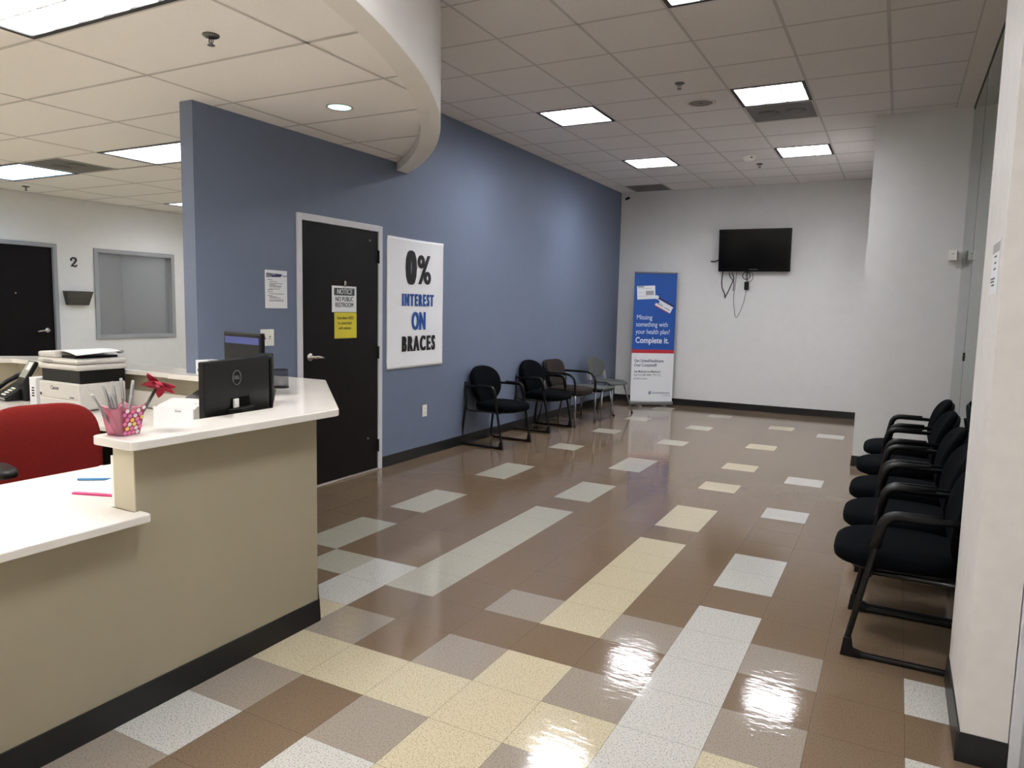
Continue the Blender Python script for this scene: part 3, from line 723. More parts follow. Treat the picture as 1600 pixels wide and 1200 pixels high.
b, P = card(0.150, Bf(0.248), 0.275, 0.150, -0.48, '', [(-0.5,0.28,0.5,0.5,2),(-0.5,-0.5,0.5,-0.42,1),(-0.4,-0.05,-0.1,-0.01,3),(-0.4,-0.2,-0.05,-0.14,3),(0.08,-0.2,0.4,-0.14,3)])
c = P(-0.125, 0.0, 0.0026); b.add([(c[0]+0.032*math.cos(2*PI*k/20), c[1]+0.027*math.sin(2*PI*k/20), 0.0026) for k in range(20)], [tuple(range(20))], 4)
b.build('identity_card', ['bwhite', 'bred', 'navy', 'inkgrey', 'bblue'], bn)
tx = -bw_/2+0.052
text('Missing', 0.105, 'bwhite', bn, tx, Bf(0.343), 0.0020, sx=0.82); text('something with', 0.105, 'bwhite', bn, tx-0.004, Bf(0.398), 0.0020, sx=0.78)
text('your health plan?', 0.105, 'bwhite', bn, tx-0.004, Bf(0.455), 0.0020, sx=0.75); text('Complete it.', 0.128, 'bwhite', bn, tx-0.006, Bf(0.523), 0.0020, sx=0.82, bold=0.0022)
text('Get UnitedHealthcare', 0.066, 'navy', bn, tx-0.006, Bf(0.683), 0.0020, sx=0.78, bold=0.0010); text('Dual Complete\u00ae', 0.066, 'navy', bn, tx-0.006, Bf(0.717), 0.0020, sx=0.78, bold=0.0010)
text('Get Medicaid and Medicare?', 0.046, 'ink', bn, tx-0.006, Bf(0.768), 0.0020, sx=0.80, bold=0.0008)
text('Call 210-387-9090, TTY 711,', 0.046, 'ink', bn, tx-0.006, Bf(0.795), 0.0020, sx=0.80); text('to learn more.', 0.046, 'ink', bn, tx-0.006, Bf(0.822), 0.0020, sx=0.80)
text('UnitedHealthcare', 0.050, 'navy', bn, -0.002, Bf(0.935), 0.0020, sx=0.82); text('Community Plan', 0.020, 'inkgrey', bn, 0.17, Bf(0.955), 0.0020)
b = MB(); b.closed_ok = False
for xx, sk in ((-0.042,0.012),(-0.024,0.004)): b.add([(xx,Bf(0.949),0.0019),(xx+0.012,Bf(0.949)+0.004,0.0019),(xx+0.012,Bf(0.92),0.0019),(xx,Bf(0.92)-sk,0.0019)], [(0,1,2,3)])
b.build('logo_mark', 'navy', bn)

# ------------------------------------------------------------------ black sled base guest chair
def guest_chair(label, group):
    r = empty('guest_chair'); tag(r, label, 'chair', group)
    sb = lambda q: Vector((q.x, q.y*(1-0.10*max(0,-q.x/0.27)), q.z-0.012*(1-(q.y/0.25)**2)*0+0.010*(q.x/0.27)**2*(-1 if q.x > 0.1 else 0)))
    MB().sell((0.080,0,0.428),(0.272,0.250,0.052),0.55,0.62,40,14,fn=sb).build('seat', 'fabric', r)
    MB().sell((0.060,0,0.385),(0.235,0.220,0.018),0.4,0.5,32,8).build('seat_pan', 'black', r)
    m = Matrix.Rotation(math.radians(-13), 3, 'Y')
    egg = lambda q: Vector((q.x-0.045*(q.y/0.23)**2*-1, q.y*(1+0.05*q.z/0.2), q.z))
    MB().sell((-0.185,0,0.640),(0.044,0.254,0.208),0.86,0.60,24,20,mtx=m,fn=egg).build('backrest', 'fabric', r)
    MB().sell((-0.213,0,0.630),(0.026,0.236,0.192),0.84,0.5,24,16,mtx=m,fn=egg).build('back_shell', 'black', r)
    for s in (-1, 1):
        y = s*0.279
        p = fil([(-0.245,y*0.86,0.68),(-0.205,y*0.97,0.47),(-0.245,y,0.20),(-0.262,y,0.013),(0.272,y,0.013),(0.150,y,0.645),(-0.225,y*0.92,0.640)], 0.055, 6)
        MB().tube(p, 0.0135, 10).build('side_frame', 'blackmetal', r)
        q = fil([(0.178,y,0.50),(0.150,y,0.648),(-0.06,y*0.985,0.647)], 0.06, 7)
        n_ = len(q); MB().tube(q, [0.015]+[0.0195]*(n_-2)+[0.017], 10, ry=0.021).build('armrest', 'black', r)
        MB().prism_ax([(0.285,0.0),(0.20,0.0),(0.20,0.024),(0.235,0.036),(0.243,0.085),(0.274,0.085)], 'y', y-0.016, y+0.016).build('foot_cap', 'black', r, 0.004)
    b = MB(); b.tube([(0.19,-0.279,0.375),(0.19,0.279,0.375)], 0.010, 8); b.tube([(-0.10,-0.20,0.372),(-0.10,0.20,0.372)], 0.010, 8)
    for s in (-1, 1): b.tube(fil([(-0.214,s*0.268,0.44),(-0.19,s*0.262,0.378),(0.19,s*0.205,0.372)], 0.04), 0.010, 8)
    b.build('seat_support', 'blackmetal', r)
    return r
c0 = guest_chair('black fabric sled chair nearest the poster, first along the blue wall', 'black chairs by the blue wall')
c0.location = (-2.412, 3.855, 0); c0.rotation_euler = (0,0,math.radians(-5))
c1 = copy_tree(c0); c1.location = (-2.432, 5.045, 0); c1.rotation_euler = (0,0,math.radians(-4))
tag(c1, 'black fabric sled chair partly in front of the brown chair', 'chair', 'black chairs by the blue wall')
rl = ['nearest black chair by the pillar, in front of the right hand row', 'second black chair from the pillar in the right hand row', 'middle black chair of the five along the glass wall',
      'fourth black chair from the pillar, second from the far end', 'farthest black chair of the right row, beside the column']
for yy, l, dx, ra in zip((0.690,1.300,1.945,2.755,3.56), rl, (0,0.0,-0.005,-0.005,0.01), (180,180.5,179,181,180)):
    c = copy_tree(c0); c.location = (1.560+dx, yy, 0); c.rotation_euler = (0,0,math.radians(ra)); tag(c, l, 'chair', 'row of black chairs on the right')

# ------------------------------------------------------------------ brown armchair with silver legs
r = empty('armchair', (-2.365, 5.64, 0), math.radians(-7)); tag(r, 'brown padded armchair with silver legs and looped black arms', 'chair')
MB().sell((0.06,0,0.43),(0.255,0.235,0.058),0.5,0.45,36,14).build('seat', 'brownfab', r)
m = Matrix.Rotation(math.radians(-16), 3, 'Y')
MB().sell((-0.215,0,0.640),(0.030,0.215,0.185),0.5,0.42,24,18,mtx=m,fn=lambda q: Vector((q.x+0.05*(q.y/0.215)**2, q.y, q.z))).build('backrest', 'brownfab', r)
MB().sell((-0.240,0,0.635),(0.026,0.220,0.185),0.5,0.42,24,14,mtx=m,fn=lambda q: Vector((q.x+0.05*(q.y/0.215)**2, q.y, q.z))).build('back_shell', 'black', r)
for s in (-1, 1):
    y = s*0.262
    MB().tube(fil([(0.285,y,0.40),(0.275,y,0.665),(-0.215,y*0.88,0.665)], 0.16, 9), 0.0155, 10).build('armrest', 'black', r)
    MB().tube([(0.287,y,0.008),(0.285,y,0.43)], 0.0125, 12).build('leg', 'silver', r)
    MB().tube(fil([(-0.27,y*0.95,0.008),(-0.175,y*0.9,0.42),(-0.235,y*0.8,0.66)], 0.08), 0.0125, 10).build('leg', 'silver', r)
    for xx, yy in ((0.287,y),(-0.27,y*0.95)): MB().lathe([(0,0),(0.015,0),(0.015,0.014),(0.0125,0.018)], (xx,yy,0), 12).build('foot_cap', 'black', r)
b = MB()
for s in (-1, 1): b.tube([(0.285,s*0.262,0.385),(-0.175,s*0.235,0.385)], 0.010, 8)
b.tube([(0.15,-0.25,0.375),(0.15,0.25,0.375)], 0.010, 8); b.tube([(-0.1,-0.24,0.375),(-0.1,0.24,0.375)], 0.010, 8)
b.build('seat_support', 'silver', r)

# ------------------------------------------------------------------ small grey table and grey plastic chair
r = empty('side_table', (-2.245, 6.215, 0), math.radians(-3)); tag(r, 'small low grey table between brown armchair and grey chair', 'table')
MB().box((-0.26,-0.20,0.415),(0.26,0.20,0.440)).build('table_top', 'greyplastic', r, 0.006)
b = MB()
for s in (-1, 1): b.box((-0.235,s*0.165,0.385),(0.235,s*0.180,0.415)); b.box((s*0.225,-0.165,0.385),(s*0.240,0.165,0.415))
b.build('apron', 'black', r)
for sx in (-1, 1):
    for sy in (-1, 1): MB().tube([(sx*0.232,sy*0.172,0.0),(sx*0.232,sy*0.172,0.40)], 0.012, 12).build('leg', 'silver', r)
r = empty('plastic_chair', (-2.29, 6.885, 0), math.radians(-12)); tag(r, 'grey moulded plastic chair with oval back beside the banner', 'chair')
def seatf(u, v):
    x = 0.27-0.49*u; y = (v-0.5)*(0.46-0.05*u)
    rr = 1-0.10*max(0,(abs(v-0.5)*2)-0.6)*0
    z = 0.452-0.018*math.sin(PI*u)*(1-(2*v-1)**2)-0.03*max(0,0.14-u)/0.14+0.012*(2*v-1)**2
    x -= 0.05*(2*v-1)**4*(1 if u < 0.5 else -0.6)
    return (x, y, z)
b = MB(); b.closed_ok = False; b.sheet(seatf, 20, 20); b.build('seat', 'greyplastic', r, solid=0.010)
b = MB(); m = Matrix.Rotation(math.radians(-15), 3, 'Y')
b.sell((-0.235,0,0.645),(0.009,0.222,0.160),0.9,0.85,28,18,mtx=Matrix.Rotation(math.radians(-15),3,'Y'),fn=lambda q: Vector((q.x+0.06*(q.y/0.22)**2, q.y, q.z)))
b.build('backrest', 'greyplastic', r)
for s in (-1, 1):
    b = MB(); b.prism_ax([(-0.155,0.600),(-0.125,0.480),(-0.10,0.450),(-0.17,0.445),(-0.175,0.50),(-0.215,0.565)], 'y', s*0.188, s*0.204)
    b.build('back_bracket', mat('pale bracket', (176,176,172), 0.4), r, 0.004)
    for xf, xt in ((0.305, 0.17), (-0.305, -0.12)):
        MB().tube([(xf,s*0.245,0.010),(xt,s*0.195,0.438)], 0.0115, 10).build('leg', 'silver', r)
        MB().lathe([(0,0),(0.016,0),(0.017,0.016),(0.012,0.022)], (xf,s*0.245,0), 12).build('foot_cap', 'black', r)
b = MB()
for xt in (0.17, -0.12): b.tube([(xt,-0.195,0.425),(xt,0.195,0.425)], 0.0115, 8)
b.build('seat_support', 'silver', r)

# ------------------------------------------------------------------ reception desk
ZT = 1.005; ZD = 0.742
def poly_off(a): return a
XC = -0.915
# raised tan wall: straight front then a 45 degree return and the run to the blue wall end
s2 = math.sqrt(0.5); th = 0.115
wallp = [(XC,-1.40),(XC,-0.505),(-1.62,0.200),(-1.72,0.300),(-2.676,0.300),(-2.676,0.185),(-1.672,0.185),(-1.03,-0.457),(-1.03,-1.40)]
b = MB().prism(wallp, 0.0, ZT-0.032).prism([(XC,-4.2),(XC,-1.40),(XC-0.10,-1.40),(XC-0.10,-4.2)], 0, ZD-0.031)
cw = b.build('reception_counter', 'tan'); tag(cw, 'tan painted stepped front of the reception counter with black base', 'counter')
def strip(name, pts, h_, t_, m, parent, close=False):
    b = MB()
    for (x0,y0),(x1,y1) in zip(pts[:-1], pts[1:]):
        d = Vector((x1-x0, y1-y0)).normalized(); nx, ny = d.y, -d.x
        b.add([(x0,y0,0),(x1,y1,0),(x1+nx*t_,y1+ny*t_,0),(x0+nx*t_,y0+ny*t_,0),(x0,y0,h_),(x1,y1,h_),(x1+nx*t_*0.6,y1+ny*t_*0.6,h_),(x0+nx*t_*0.6,y0+ny*t_*0.6,h_)],
              [(0,1,2,3),(4,7,6,5),(0,4,5,1),(1,5,6,2),(2,6,7,3),(3,7,4,0)])
    return b.build(name, m, parent)
strip('base_strip', [(XC,-4.2),(XC,-0.505),(-1.72,0.300)], 0.102, 0.014, 'base', cw)
MB().box((-1.031,-1.404,ZD),(XC-0.001,-1.400,ZT-0.032)).build('end_cap', 'tantop', cw)  # end face in a lighter tan than the wall
MB().box((-1.045,-1.404,ZD+0.0),(-1.031,-0.50,0.93)).build('inner_panel', 'plate', cw)
# rear half wall below the ledge
bwall = MB().prism([(-2.69,0.245),(-2.69,0.36),(-4.82,0.36),(-5.5,-0.32),(-5.42,-0.40),(-4.78,0.245)], 0.0, ZT-0.0345).build('half_partition', 'tan'); tag(bwall, 'tan half wall behind the printer and desk phone', 'counter')
# quartz tops
def rounded(poly, idx, rad, n=5):
    out = []
    for i, p in enumerate(poly):
        if i in idx:
            a, b_, c = Vector((*poly[i-1],0)), Vector((*p,0)), Vector((*poly[(i+1)%len(poly)],0))
            q = fil([a, b_, c], rad, n)[1:-1]; out += [(v_.x, v_.y) for v_ in q]
        else: out.append(p)
    return out
tp = rounded([(-0.848,-1.450),(-0.832,-0.445),(-1.772,0.490),(-2.680,0.490),(-2.680,0.262),(-2.806,0.262),(-2.806,0.125),(-1.817,0.125),(-1.103,-0.589),(-1.085,-1.450)], (0,1,9), 0.03)
top = MB().prism(tp, ZT-0.032, ZT).build('raised_countertop', 'quartz', None, 0.004); tag(top, 'raised white countertop with the pen cup and mesh cup', 'countertop')
lg = MB().prism([(-2.809,0.165),(-2.809,0.470),(-4.86,0.470),(-5.56,-0.23),(-5.36,-0.43),(-4.70,0.165)], ZT-0.034, ZT-0.002).build('ledge', 'quartz', None, 0.004); tag(lg, 'white ledge running behind the printer below office window', 'ledge')
lt = MB().prism(rounded([(-0.852,-4.2),(-0.852,-1.382),(XC-0.004,-1.382),(XC-0.004,-1.4055),(-1.05,-1.4055),(-1.05,-0.78),(-1.70,-0.78),(-1.72,-4.2)], (1,), 0.02), ZD-0.030, ZD).build('low_countertop', 'quartz', None, 0.004); tag(lt, 'low white countertop with papers in front of red chair', 'countertop')
dk = MB().prism([(-2.60,0.18),(-4.78,0.243),(-5.3,-0.32),(-5.0,-0.62),(-4.55,-0.40),(-2.08,-0.405),(-1.72,-0.776),(-1.052,-0.776),(-1.052,-0.48),(-1.69,0.18)], ZD-0.030, ZD-0.0005).build('desktop', 'quartz', None, 0.003); tag(dk, 'white work desk holding the printer, phone and scanner', 'desk')
MB().prism([(-2.70,0.223),(-4.77,0.226),(-4.77,0.243),(-2.70,0.243)], ZD, ZD+0.112).build('backsplash', 'quartz', dk)
for x_ in (-2.2, -3.3, -4.4):
    MB().box((x_-0.015,-0.34,0.0),(x_+0.015,0.16,ZD-0.0305)).build('support_panel', 'black', dk)
pc = empty('drawer_unit', (-1.36, -0.56, 0)); tag(pc, 'black drawer unit under the counter right of the red chair', 'cabinet')
MB().box((-0.20,-0.19,0.02),(0.20,0.19,0.68)).build('body', 'black', pc, 0.006)
for z in (0.06, 0.27, 0.48):
    dr = MB().box((-0.212,-0.18,z),(-0.20,0.18,z+0.19)).build('drawer', 'black', pc, 0.003); MB().box((-0.222,-0.06,z+0.15),(-0.212,0.06,z+0.165)).build('pull', 'steel', dr)
for sx in (-1,1):
    for sy in (-1,1): MB().box((sx*0.17-0.02,sy*0.16-0.02,0),(sx*0.17+0.02,sy*0.16+0.02,0.02)).build('foot', 'black', pc)

# papers, pen and folder on the low counter
def paper(x, y, wd, ht, rz, label, m='paper', z=ZD, t=0.0012, name='paper_sheet', cat='paper'):
    o = MB().box((-wd/2,-ht/2,0),(wd/2,ht/2,t)).build(name, m); o.location = (x, y, z); o.rotation_euler = (0,0,rz); return tag(o, label, cat)
paper(-1.50, -1.065, 0.30, 0.22, 0.5, 'white paper sheets by the back edge of low counter', t=0.006)
fo = empty('folder', (-1.215, -1.225, ZD), 0.35); tag(fo, 'pink edged folder under white paper beside the counter post', 'folder')
MB().box((-0.16,-0.11,0),(0.16,0.11,0.008)).build('cover', 'pink', fo, 0.002)
MB().box((-0.155,-0.100,0.008),(0.16,0.11,0.012)).build('paper_stack', 'paper', fo)
pn = empty('pen', (-1.46, -1.205, ZD+0.0005), 0.62); tag(pn, 'blue pen lying on the low counter papers', 'pen')
MB().tube([(-0.07,0,0.0055),(0.07,0,0.0055)], 0.005, 10).build('barrel', 'penblue', pn)
MB().tube([(0.07,0,0.0055),(0.084,0,0.0055)], [0.0045,0.001], 8).build('tip', 'silver', pn)

# pen cup with candy print on the raised top
cupx, cupy = -1.012, -1.373
cr = math.radians(8)
cup = empty('pen_cup', (cupx, cupy, ZT), cr); tag(cup, 'pink clear pen cup with candy dots on raised counter corner', 'pen cup')
bt, tpw, hc = 0.036, 0.052, 0.110
def wallf(ax, s):
    # flared wall whose corners rise higher than its middle
    def g(u, v):
        hw = bt+(tpw-bt)*v; t = (2*u-1)
        zz = hc*v*(0.86+0.14*t*t) + 0.002
        return (s*hw, t*hw, zz) if ax == 'x' else (t*hw, s*hw, zz)
    return g
for ax, s in (('x',1),('x',-1),('y',1),('y',-1)):
    b = MB(); b.closed_ok = False; b.sheet(wallf(ax, s), 10, 8); b.build('wall', 'pinkclear', cup, solid=0.0015)
MB().box((-bt,-bt,0),(bt,bt,0.003)).build('bottom', 'pinkclear', cup)
def dots(ax, s, nm, seed):
    b = MB(); b.closed_ok = False; g = wallf(ax, s); rg = random.Random(seed)
    if ax == 'x' and s == 1:
        q = [g(0.02,0.0), g(0.98,0.0), g(0.98,0.80), g(0.02,0.80)]
        n_ = 10
        def bg(u, v):
            p = Vector(g(0.02+0.96*u, 0.0+0.86*v)); p.x += s*0.0010; return p
        b.sheet(bg, n_, 8, 4, True)
    for row in range(6):
        for k in range(4):
            u = (k+0.5+(0.5 if row % 2 else 0))/4.3; v = (row+0.5)/6.2
            if u > 0.95: continue
            mi = rg.choice((0,0,1,2,3,0,3,1)); c = Vector(g(u, v)); pts = []
            for j in range(16):
                a = 2*PI*j/16; p = c.copy(); rr = 0.0072
                if ax == 'x': p.y += rr*1.15*math.cos(a); p.z += rr*math.sin(a); p.x += s*(0.0018+0.14*rr*math.sin(a))
                else: p.x += rr*1.15*math.cos(a); p.z += rr*math.sin(a); p.y += s*(0.0018+0.14*rr*math.sin(a))
                pts.append(p)
            b.add(pts, [tuple(range(16))], mi)
    b.build(nm, ['cand1','cand2','cand3','cand4','berry'], cup)
dots('x', 1, 'candy_print', 5)
def local(x, y, z): return Vector((cupx+x*math.cos(cr)-y*math.sin(cr), cupy+x*math.sin(cr)+y*math.cos(cr), ZT+z))
pens = [((-0.012,-0.020,0.006),(-0.030,-0.096,0.150),'grey pen leaning farthest left out of the pink cup'), ((-0.020,-0.004,0.006),(-0.038,-0.044,0.178),'grey pen second from left in the pink cup'),
        ((-0.006,-0.004,0.006),(-0.034,-0.010,0.190),'grey pen standing upright left of centre in pink cup'), ((0.002,0.008,0.006),(-0.020,0.014,0.200),'tallest grey pen standing at centre of the pink cup'),
        ((0.004,0.012,0.006),(-0.012,0.058,0.188),'grey pen with white cap leaning right in pink cup'), ((0.012,-0.014,0.006),(-0.006,-0.034,0.155),'short grey pen at the front of the pink cup'),
        ((-0.014,0.004,0.006),(-0.036,-0.026,0.150),'short grey pen at the back left of the pink cup'), ((0.022,-0.006,0.006),(0.020,0.020,0.142),'short pale pen beside the flower stem in pink cup')]
for a, c, l in pens:
    A, Cc = local(*a), local(*c); d = (Cc-A); r = empty('pen', A); tag(r, l, 'pen', 'grey pens in the pink cup')
    MB().tube([(0,0,0), d*0.62], 0.0048, 10).build('barrel', 'pengrey', r)
    MB().tube([d*0.62, d*0.64, d*0.98, d], [0.0056,0.0058,0.0056,0.004], 10).build('cap', 'silverplastic', r)
    MB().tube([d*0.66+Vector((0.006,0,0)), d*0.92+Vector((0.006,0,0))], 0.0012, 6).build('clip', 'pengrey', r)
A, Cc = local(0.016,0.016,0.006), local(0.010,0.138,0.150)
fr = empty('flower_pen', A); tag(fr, 'red fabric flower pen leaning right out of the pink cup', 'flower')
d = Cc-A; MB().tube([(0,0,0), d*0.5, d], [0.004,0.0055,0.006], 10).build('stem', 'stem', fr)
dn = d.normalized(); ux = dn.orthogonal().normalized(); uy = dn.cross(ux)
for k in range(7):
    a = 2*PI*k/7+0.35; dr_ = ux*math.cos(a)+uy*math.sin(a); tg = dn.cross(dr_)
    ln = (0.066,0.056,0.072,0.050,0.066,0.056,0.070)[k]
    def pet(u, v, dr_=dr_, tg=tg, ln=ln, k=k):
        wd = 0.024*math.sin(PI*min(1,0.15+0.85*u))**0.8*(1 if u < 0.999 else 0.05)
        return d+dr_*ln*u+tg*wd*(2*v-1)*0.9+dn*(0.018+0.026*u-0.045*u*u*(1.0 if k % 2 else 0.4)-0.006*(2*v-1)**2)
    b = MB(); b.closed_ok = False; b.sheet(pet, 8, 6); b.build('petal', 'flower', fr, solid=0.0015)
MB().sell(d+dn*0.020,(0.010,0.010,0.009),1,1,14,10).build('flower_centre', 'cand1', fr)

# mesh pencil cup
mc = empty('mesh_cup', (-1.665, 0.008, ZT)); tag(mc, 'black wire mesh pencil cup standing on the raised counter', 'pencil cup')
m_, nt, bs = base_mat('wire mesh')
bs.inputs['Base Color'].default_value = (0.008,0.008,0.009,1); bs.inputs['Roughness'].default_value = 0.45
tc = nt.nodes.new('ShaderNodeTexCoord'); sp = nt.nodes.new('ShaderNodeSeparateXYZ'); nt.links.new(tc.outputs['Object'], sp.inputs[0])
at = nt.nodes.new('ShaderNodeMath'); at.operation = 'ARCTAN2'; nt.links.new(sp.outputs['Y'], at.inputs[0]); nt.links.new(sp.outputs['X'], at.inputs[1])
def lines(src, k):
    a_ = nt.nodes.new('ShaderNodeMath'); a_.operation = 'MULTIPLY'; a_.inputs[1].default_value = k; nt.links.new(src, a_.inputs[0])
    p_ = nt.nodes.new('ShaderNodeMath'); p_.operation = 'PINGPONG'; p_.inputs[1].default_value = 0.5; nt.links.new(a_.outputs[0], p_.inputs[0])
    l_ = nt.nodes.new('ShaderNodeMath'); l_.operation = 'LESS_THAN'; l_.inputs[1].default_value = 0.095; nt.links.new(p_.outputs[0], l_.inputs[0]); return l_
la, lb = lines(at.outputs[0], 16.0), lines(sp.outputs['Z'], 330.0)
mxx = nt.nodes.new('ShaderNodeMath'); mxx.operation = 'MAXIMUM'; nt.links.new(la.outputs[0], mxx.inputs[0]); nt.links.new(lb.outputs[0], mxx.inputs[1])
nt.links.new(mxx.outputs[0], bs.inputs['Alpha'])
b = MB(); b.closed_ok = False; b.sheet(lambda u, v: (0.043*math.cos(2*PI*u), 0.043*math.sin(2*PI*u), 0.004+0.098*v), 40, 4); b.build('mesh_wall', m_, mc)
b = MB(); b.tube([(0.043*math.cos(2*PI*k/32),0.043*math.sin(2*PI*k/32),0.103) for k in range(32)], 0.0028, 8, closed=True); b.build('rim', 'blackmetal', mc)
b = MB(); b.tube([(0.042*math.cos(2*PI*k/32),0.042*math.sin(2*PI*k/32),0.004) for k in range(32)], 0.004, 8, closed=True); b.lathe([(0,0.001),(0.042,0.001),(0.042,0.004),(0,0.004)]); b.build('base', 'blackmetal', mc)

# ------------------------------------------------------------------ monitors, tower
def monitor(loc, rz, wd, ht, zc, label):
    r = empty('monitor', loc, rz); tag(r, label, 'monitor', 'black desktop monitors'); t = 0.022
    # local +x is the screen side
    b = MB(); b.box((-t,-wd/2,zc-ht/2),(0.006,wd/2,zc+ht/2)); b.build('case', 'black', r, 0.006)
    MB().box((0.006,-wd/2+0.014,zc-ht/2+0.020),(0.0072,wd/2-0.014,zc+ht/2-0.016)).build('screen', 'screen', r)
    b = MB(); b.prism([(-t-0.006,-0.10),(-t-0.045,-0.05),(-t-0.045,0.05),(-t-0.006,0.10)], 0.08, zc-ht*0.2); b.build('stand_neck', 'black', r, 0.004)
    MB().box((-0.15,-0.125,0),(0.09,0.125,0.012)).build('stand_base', 'black', r, 0.005)
    return r, t
dirm = Vector((-0.14, 0.48, 0)).normalized()
r, t = monitor((-1.225, -0.695, ZD), math.atan2(-dirm.x, dirm.y)+PI, 0.510, 0.310, 0.335, 'black monitor seen from the back with a round silver logo')
# back details (local -x is the back)
MB().prism_ax([(-0.14,0.195),(0.14,0.195),(0.10,0.285),(-0.10,0.285)], 'x', -t-0.004, -t+0.002).build('port_recess', 'blackgloss', r, 0.001) if False else None
def backring(parent, y, z, rr):
    b = MB(); b.tube([(-t-0.0015, y+rr*math.cos(2*PI*k/40), z+rr*1.0*math.sin(2*PI*k/40)) for k in range(40)], 0.0016, 6, closed=True); return b.build('logo_ring', 'silver', parent)
backring(r, 0.018, 0.405, 0.032)
e = text('DELL', 0.021, 'silver', r, 0, 0, 0, 'CENTER', 1.0, 0.0008); e.name = 'logo_text'
e.matrix_local = frame_m((-t-0.0006, 0.018, 0.405), (0,-1,0), (0,0,1))
b = MB(); b.prism_ax([(-0.105,0.195),(0.085,0.195),(0.062,0.315),(-0.078,0.315)], 'x', -t-0.0014, -t-0.0002); b.build('connector_recess', mat('recess shade black', (3,3,3), 0.7, spec=0.1), r)  # shade of the recess painted as a flat, deeper black plate
b = MB(); b.box((-t-0.012,0.020,0.272),(-t-0.001,0.052,0.312)); b.build('video_plug', 'plate', r, 0.002)
b = MB(); b.tube(fil([(-t-0.010,0.036,0.272),(-t-0.022,0.015,0.22),(-t-0.02,-0.02,0.10),(-t-0.03,-0.02,0.02)],0.03), 0.005, 8); b.build('video_cable', 'black', r)
r2_, _ = monitor((-1.962, 0.005, ZD), math.radians(-101), 0.40, 0.33, 0.402, 'black monitor with lit blue strip facing out, behind the other')
MB().box((0.0073,-0.182,0.402+0.098),(0.0078,0.182,0.402+0.138)).build('window_title_strip', 'screenblue', r2_)
tw_ = empty('computer_tower', (-1.559, -0.217, ZD), math.radians(-45)); tag(tw_, 'slim black computer tower standing right of the monitors', 'computer')
MB().box((-0.14,-0.05,0.0),(0.14,0.05,0.466)).build('case', 'black', tw_, 0.006)
MB().box((0.14,-0.042,0.01),(0.146,0.042,0.456)).build('front_bezel', 'blackgloss', tw_, 0.003)
MB().box((0.1462,0.012,0.22),(0.1475,0.024,0.232)).build('power_light', emit('power led', (70,90,255), 2.0), tw_)

# tissue box and papers by the wall end
tb = empty('tissue_box', (-2.525, 0.262, ZT), math.radians(-8)); tag(tb, 'white patterned tissue box on ledge by the blue wall end', 'tissue box')
MB().box((-0.115,-0.058,0),(0.115,0.058,0.095)).build('carton', 'paper', tb, 0.002)
b = MB(); b.closed_ok = False
for (yy, zz, rr) in ((-0.03,0.035,0.011),(0.02,0.065,0.012),(0.03,0.02,0.010)):
    b.add([(-0.1155,yy+rr*math.cos(2*PI*k/20),zz+rr*math.sin(2*PI*k/20)) for k in range(20)], [tuple(range(20))])
    b.add([(xx*2.5+yy,-0.0585,zz) for xx in ()], []) if False else None
for (xx, zz, rr) in ((-0.085,0.03,0.011),(-0.04,0.07,0.011),(0.01,0.03,0.011),(0.06,0.065,0.011)):
    b.add([(xx+rr*math.cos(2*PI*k/20),-0.0585,zz+rr*math.sin(2*PI*k/20)) for k in range(20)], [tuple(range(20))])
b.build('circle_print', 'inkgrey', tb)
MB().sell((0,0,0.0955),(0.06,0.022,0.002),0.5,0.8,20,6).build('slot_film', 'silverplastic', tb)
ph_ = MB(); ph_.closed_ok = False
ph_.sheet(lambda u, v: (-0.05+0.10*u+0.01*v, 0.02*v+0.012*math.sin(3*u), 0.14*v), 8, 8)
pl_ = ph_.build('paper_sheet', 'paper', None, solid=0.001); pl_.location = (-2.40, 0.36, ZT+0.001); tag(pl_, 'white paper standing up behind the monitors by blue wall', 'paper')

# document scanner on the desk
sc = empty('document_scanner', (-2.36, -0.035, ZD), math.radians(14)); tag(sc, 'white document scanner left of the monitor back', 'scanner')
b = MB(); b.prism_ax([(-0.16,0.0),(0.20,0.0),(0.20,0.10),(0.13,0.135),(-0.02,0.150),(-0.13,0.125),(-0.16,0.11)], 'x', -0.135, 0.135); b.build('body', 'printer', sc, 0.006)
b = MB(); b.box((-0.14,-0.168,0.0),(0.135,-0.1655,0.118)); b.build('front_sheet', 'paper', sc)
e = text('Scan', 0.022, 'ink', sc, 0, 0, 0, 'CENTER', 1.1, shear=0.3); e.matrix_local = frame_m((0.03,-0.1685,0.098),(1,0,0),(0,0,1)); e.name = 'handwriting'
b = MB(); b.prism_ax([(0.06,0.140),(0.20,0.118),(0.225,0.180),(0.215,0.185)], 'x', -0.11, 0.13); b.build('paper_tray', 'black', sc, 0.003)
b = MB(); b.box((0.1355,-0.11,0.02),(0.142,0.12,0.075)); b.build('side_vent', 'inkgrey', sc, 0.003)
for xx in (0.085, 0.107): MB().box((xx,-0.09,0.128),(xx+0.012,-0.075,0.136)).build('button', 'inkgrey', sc)

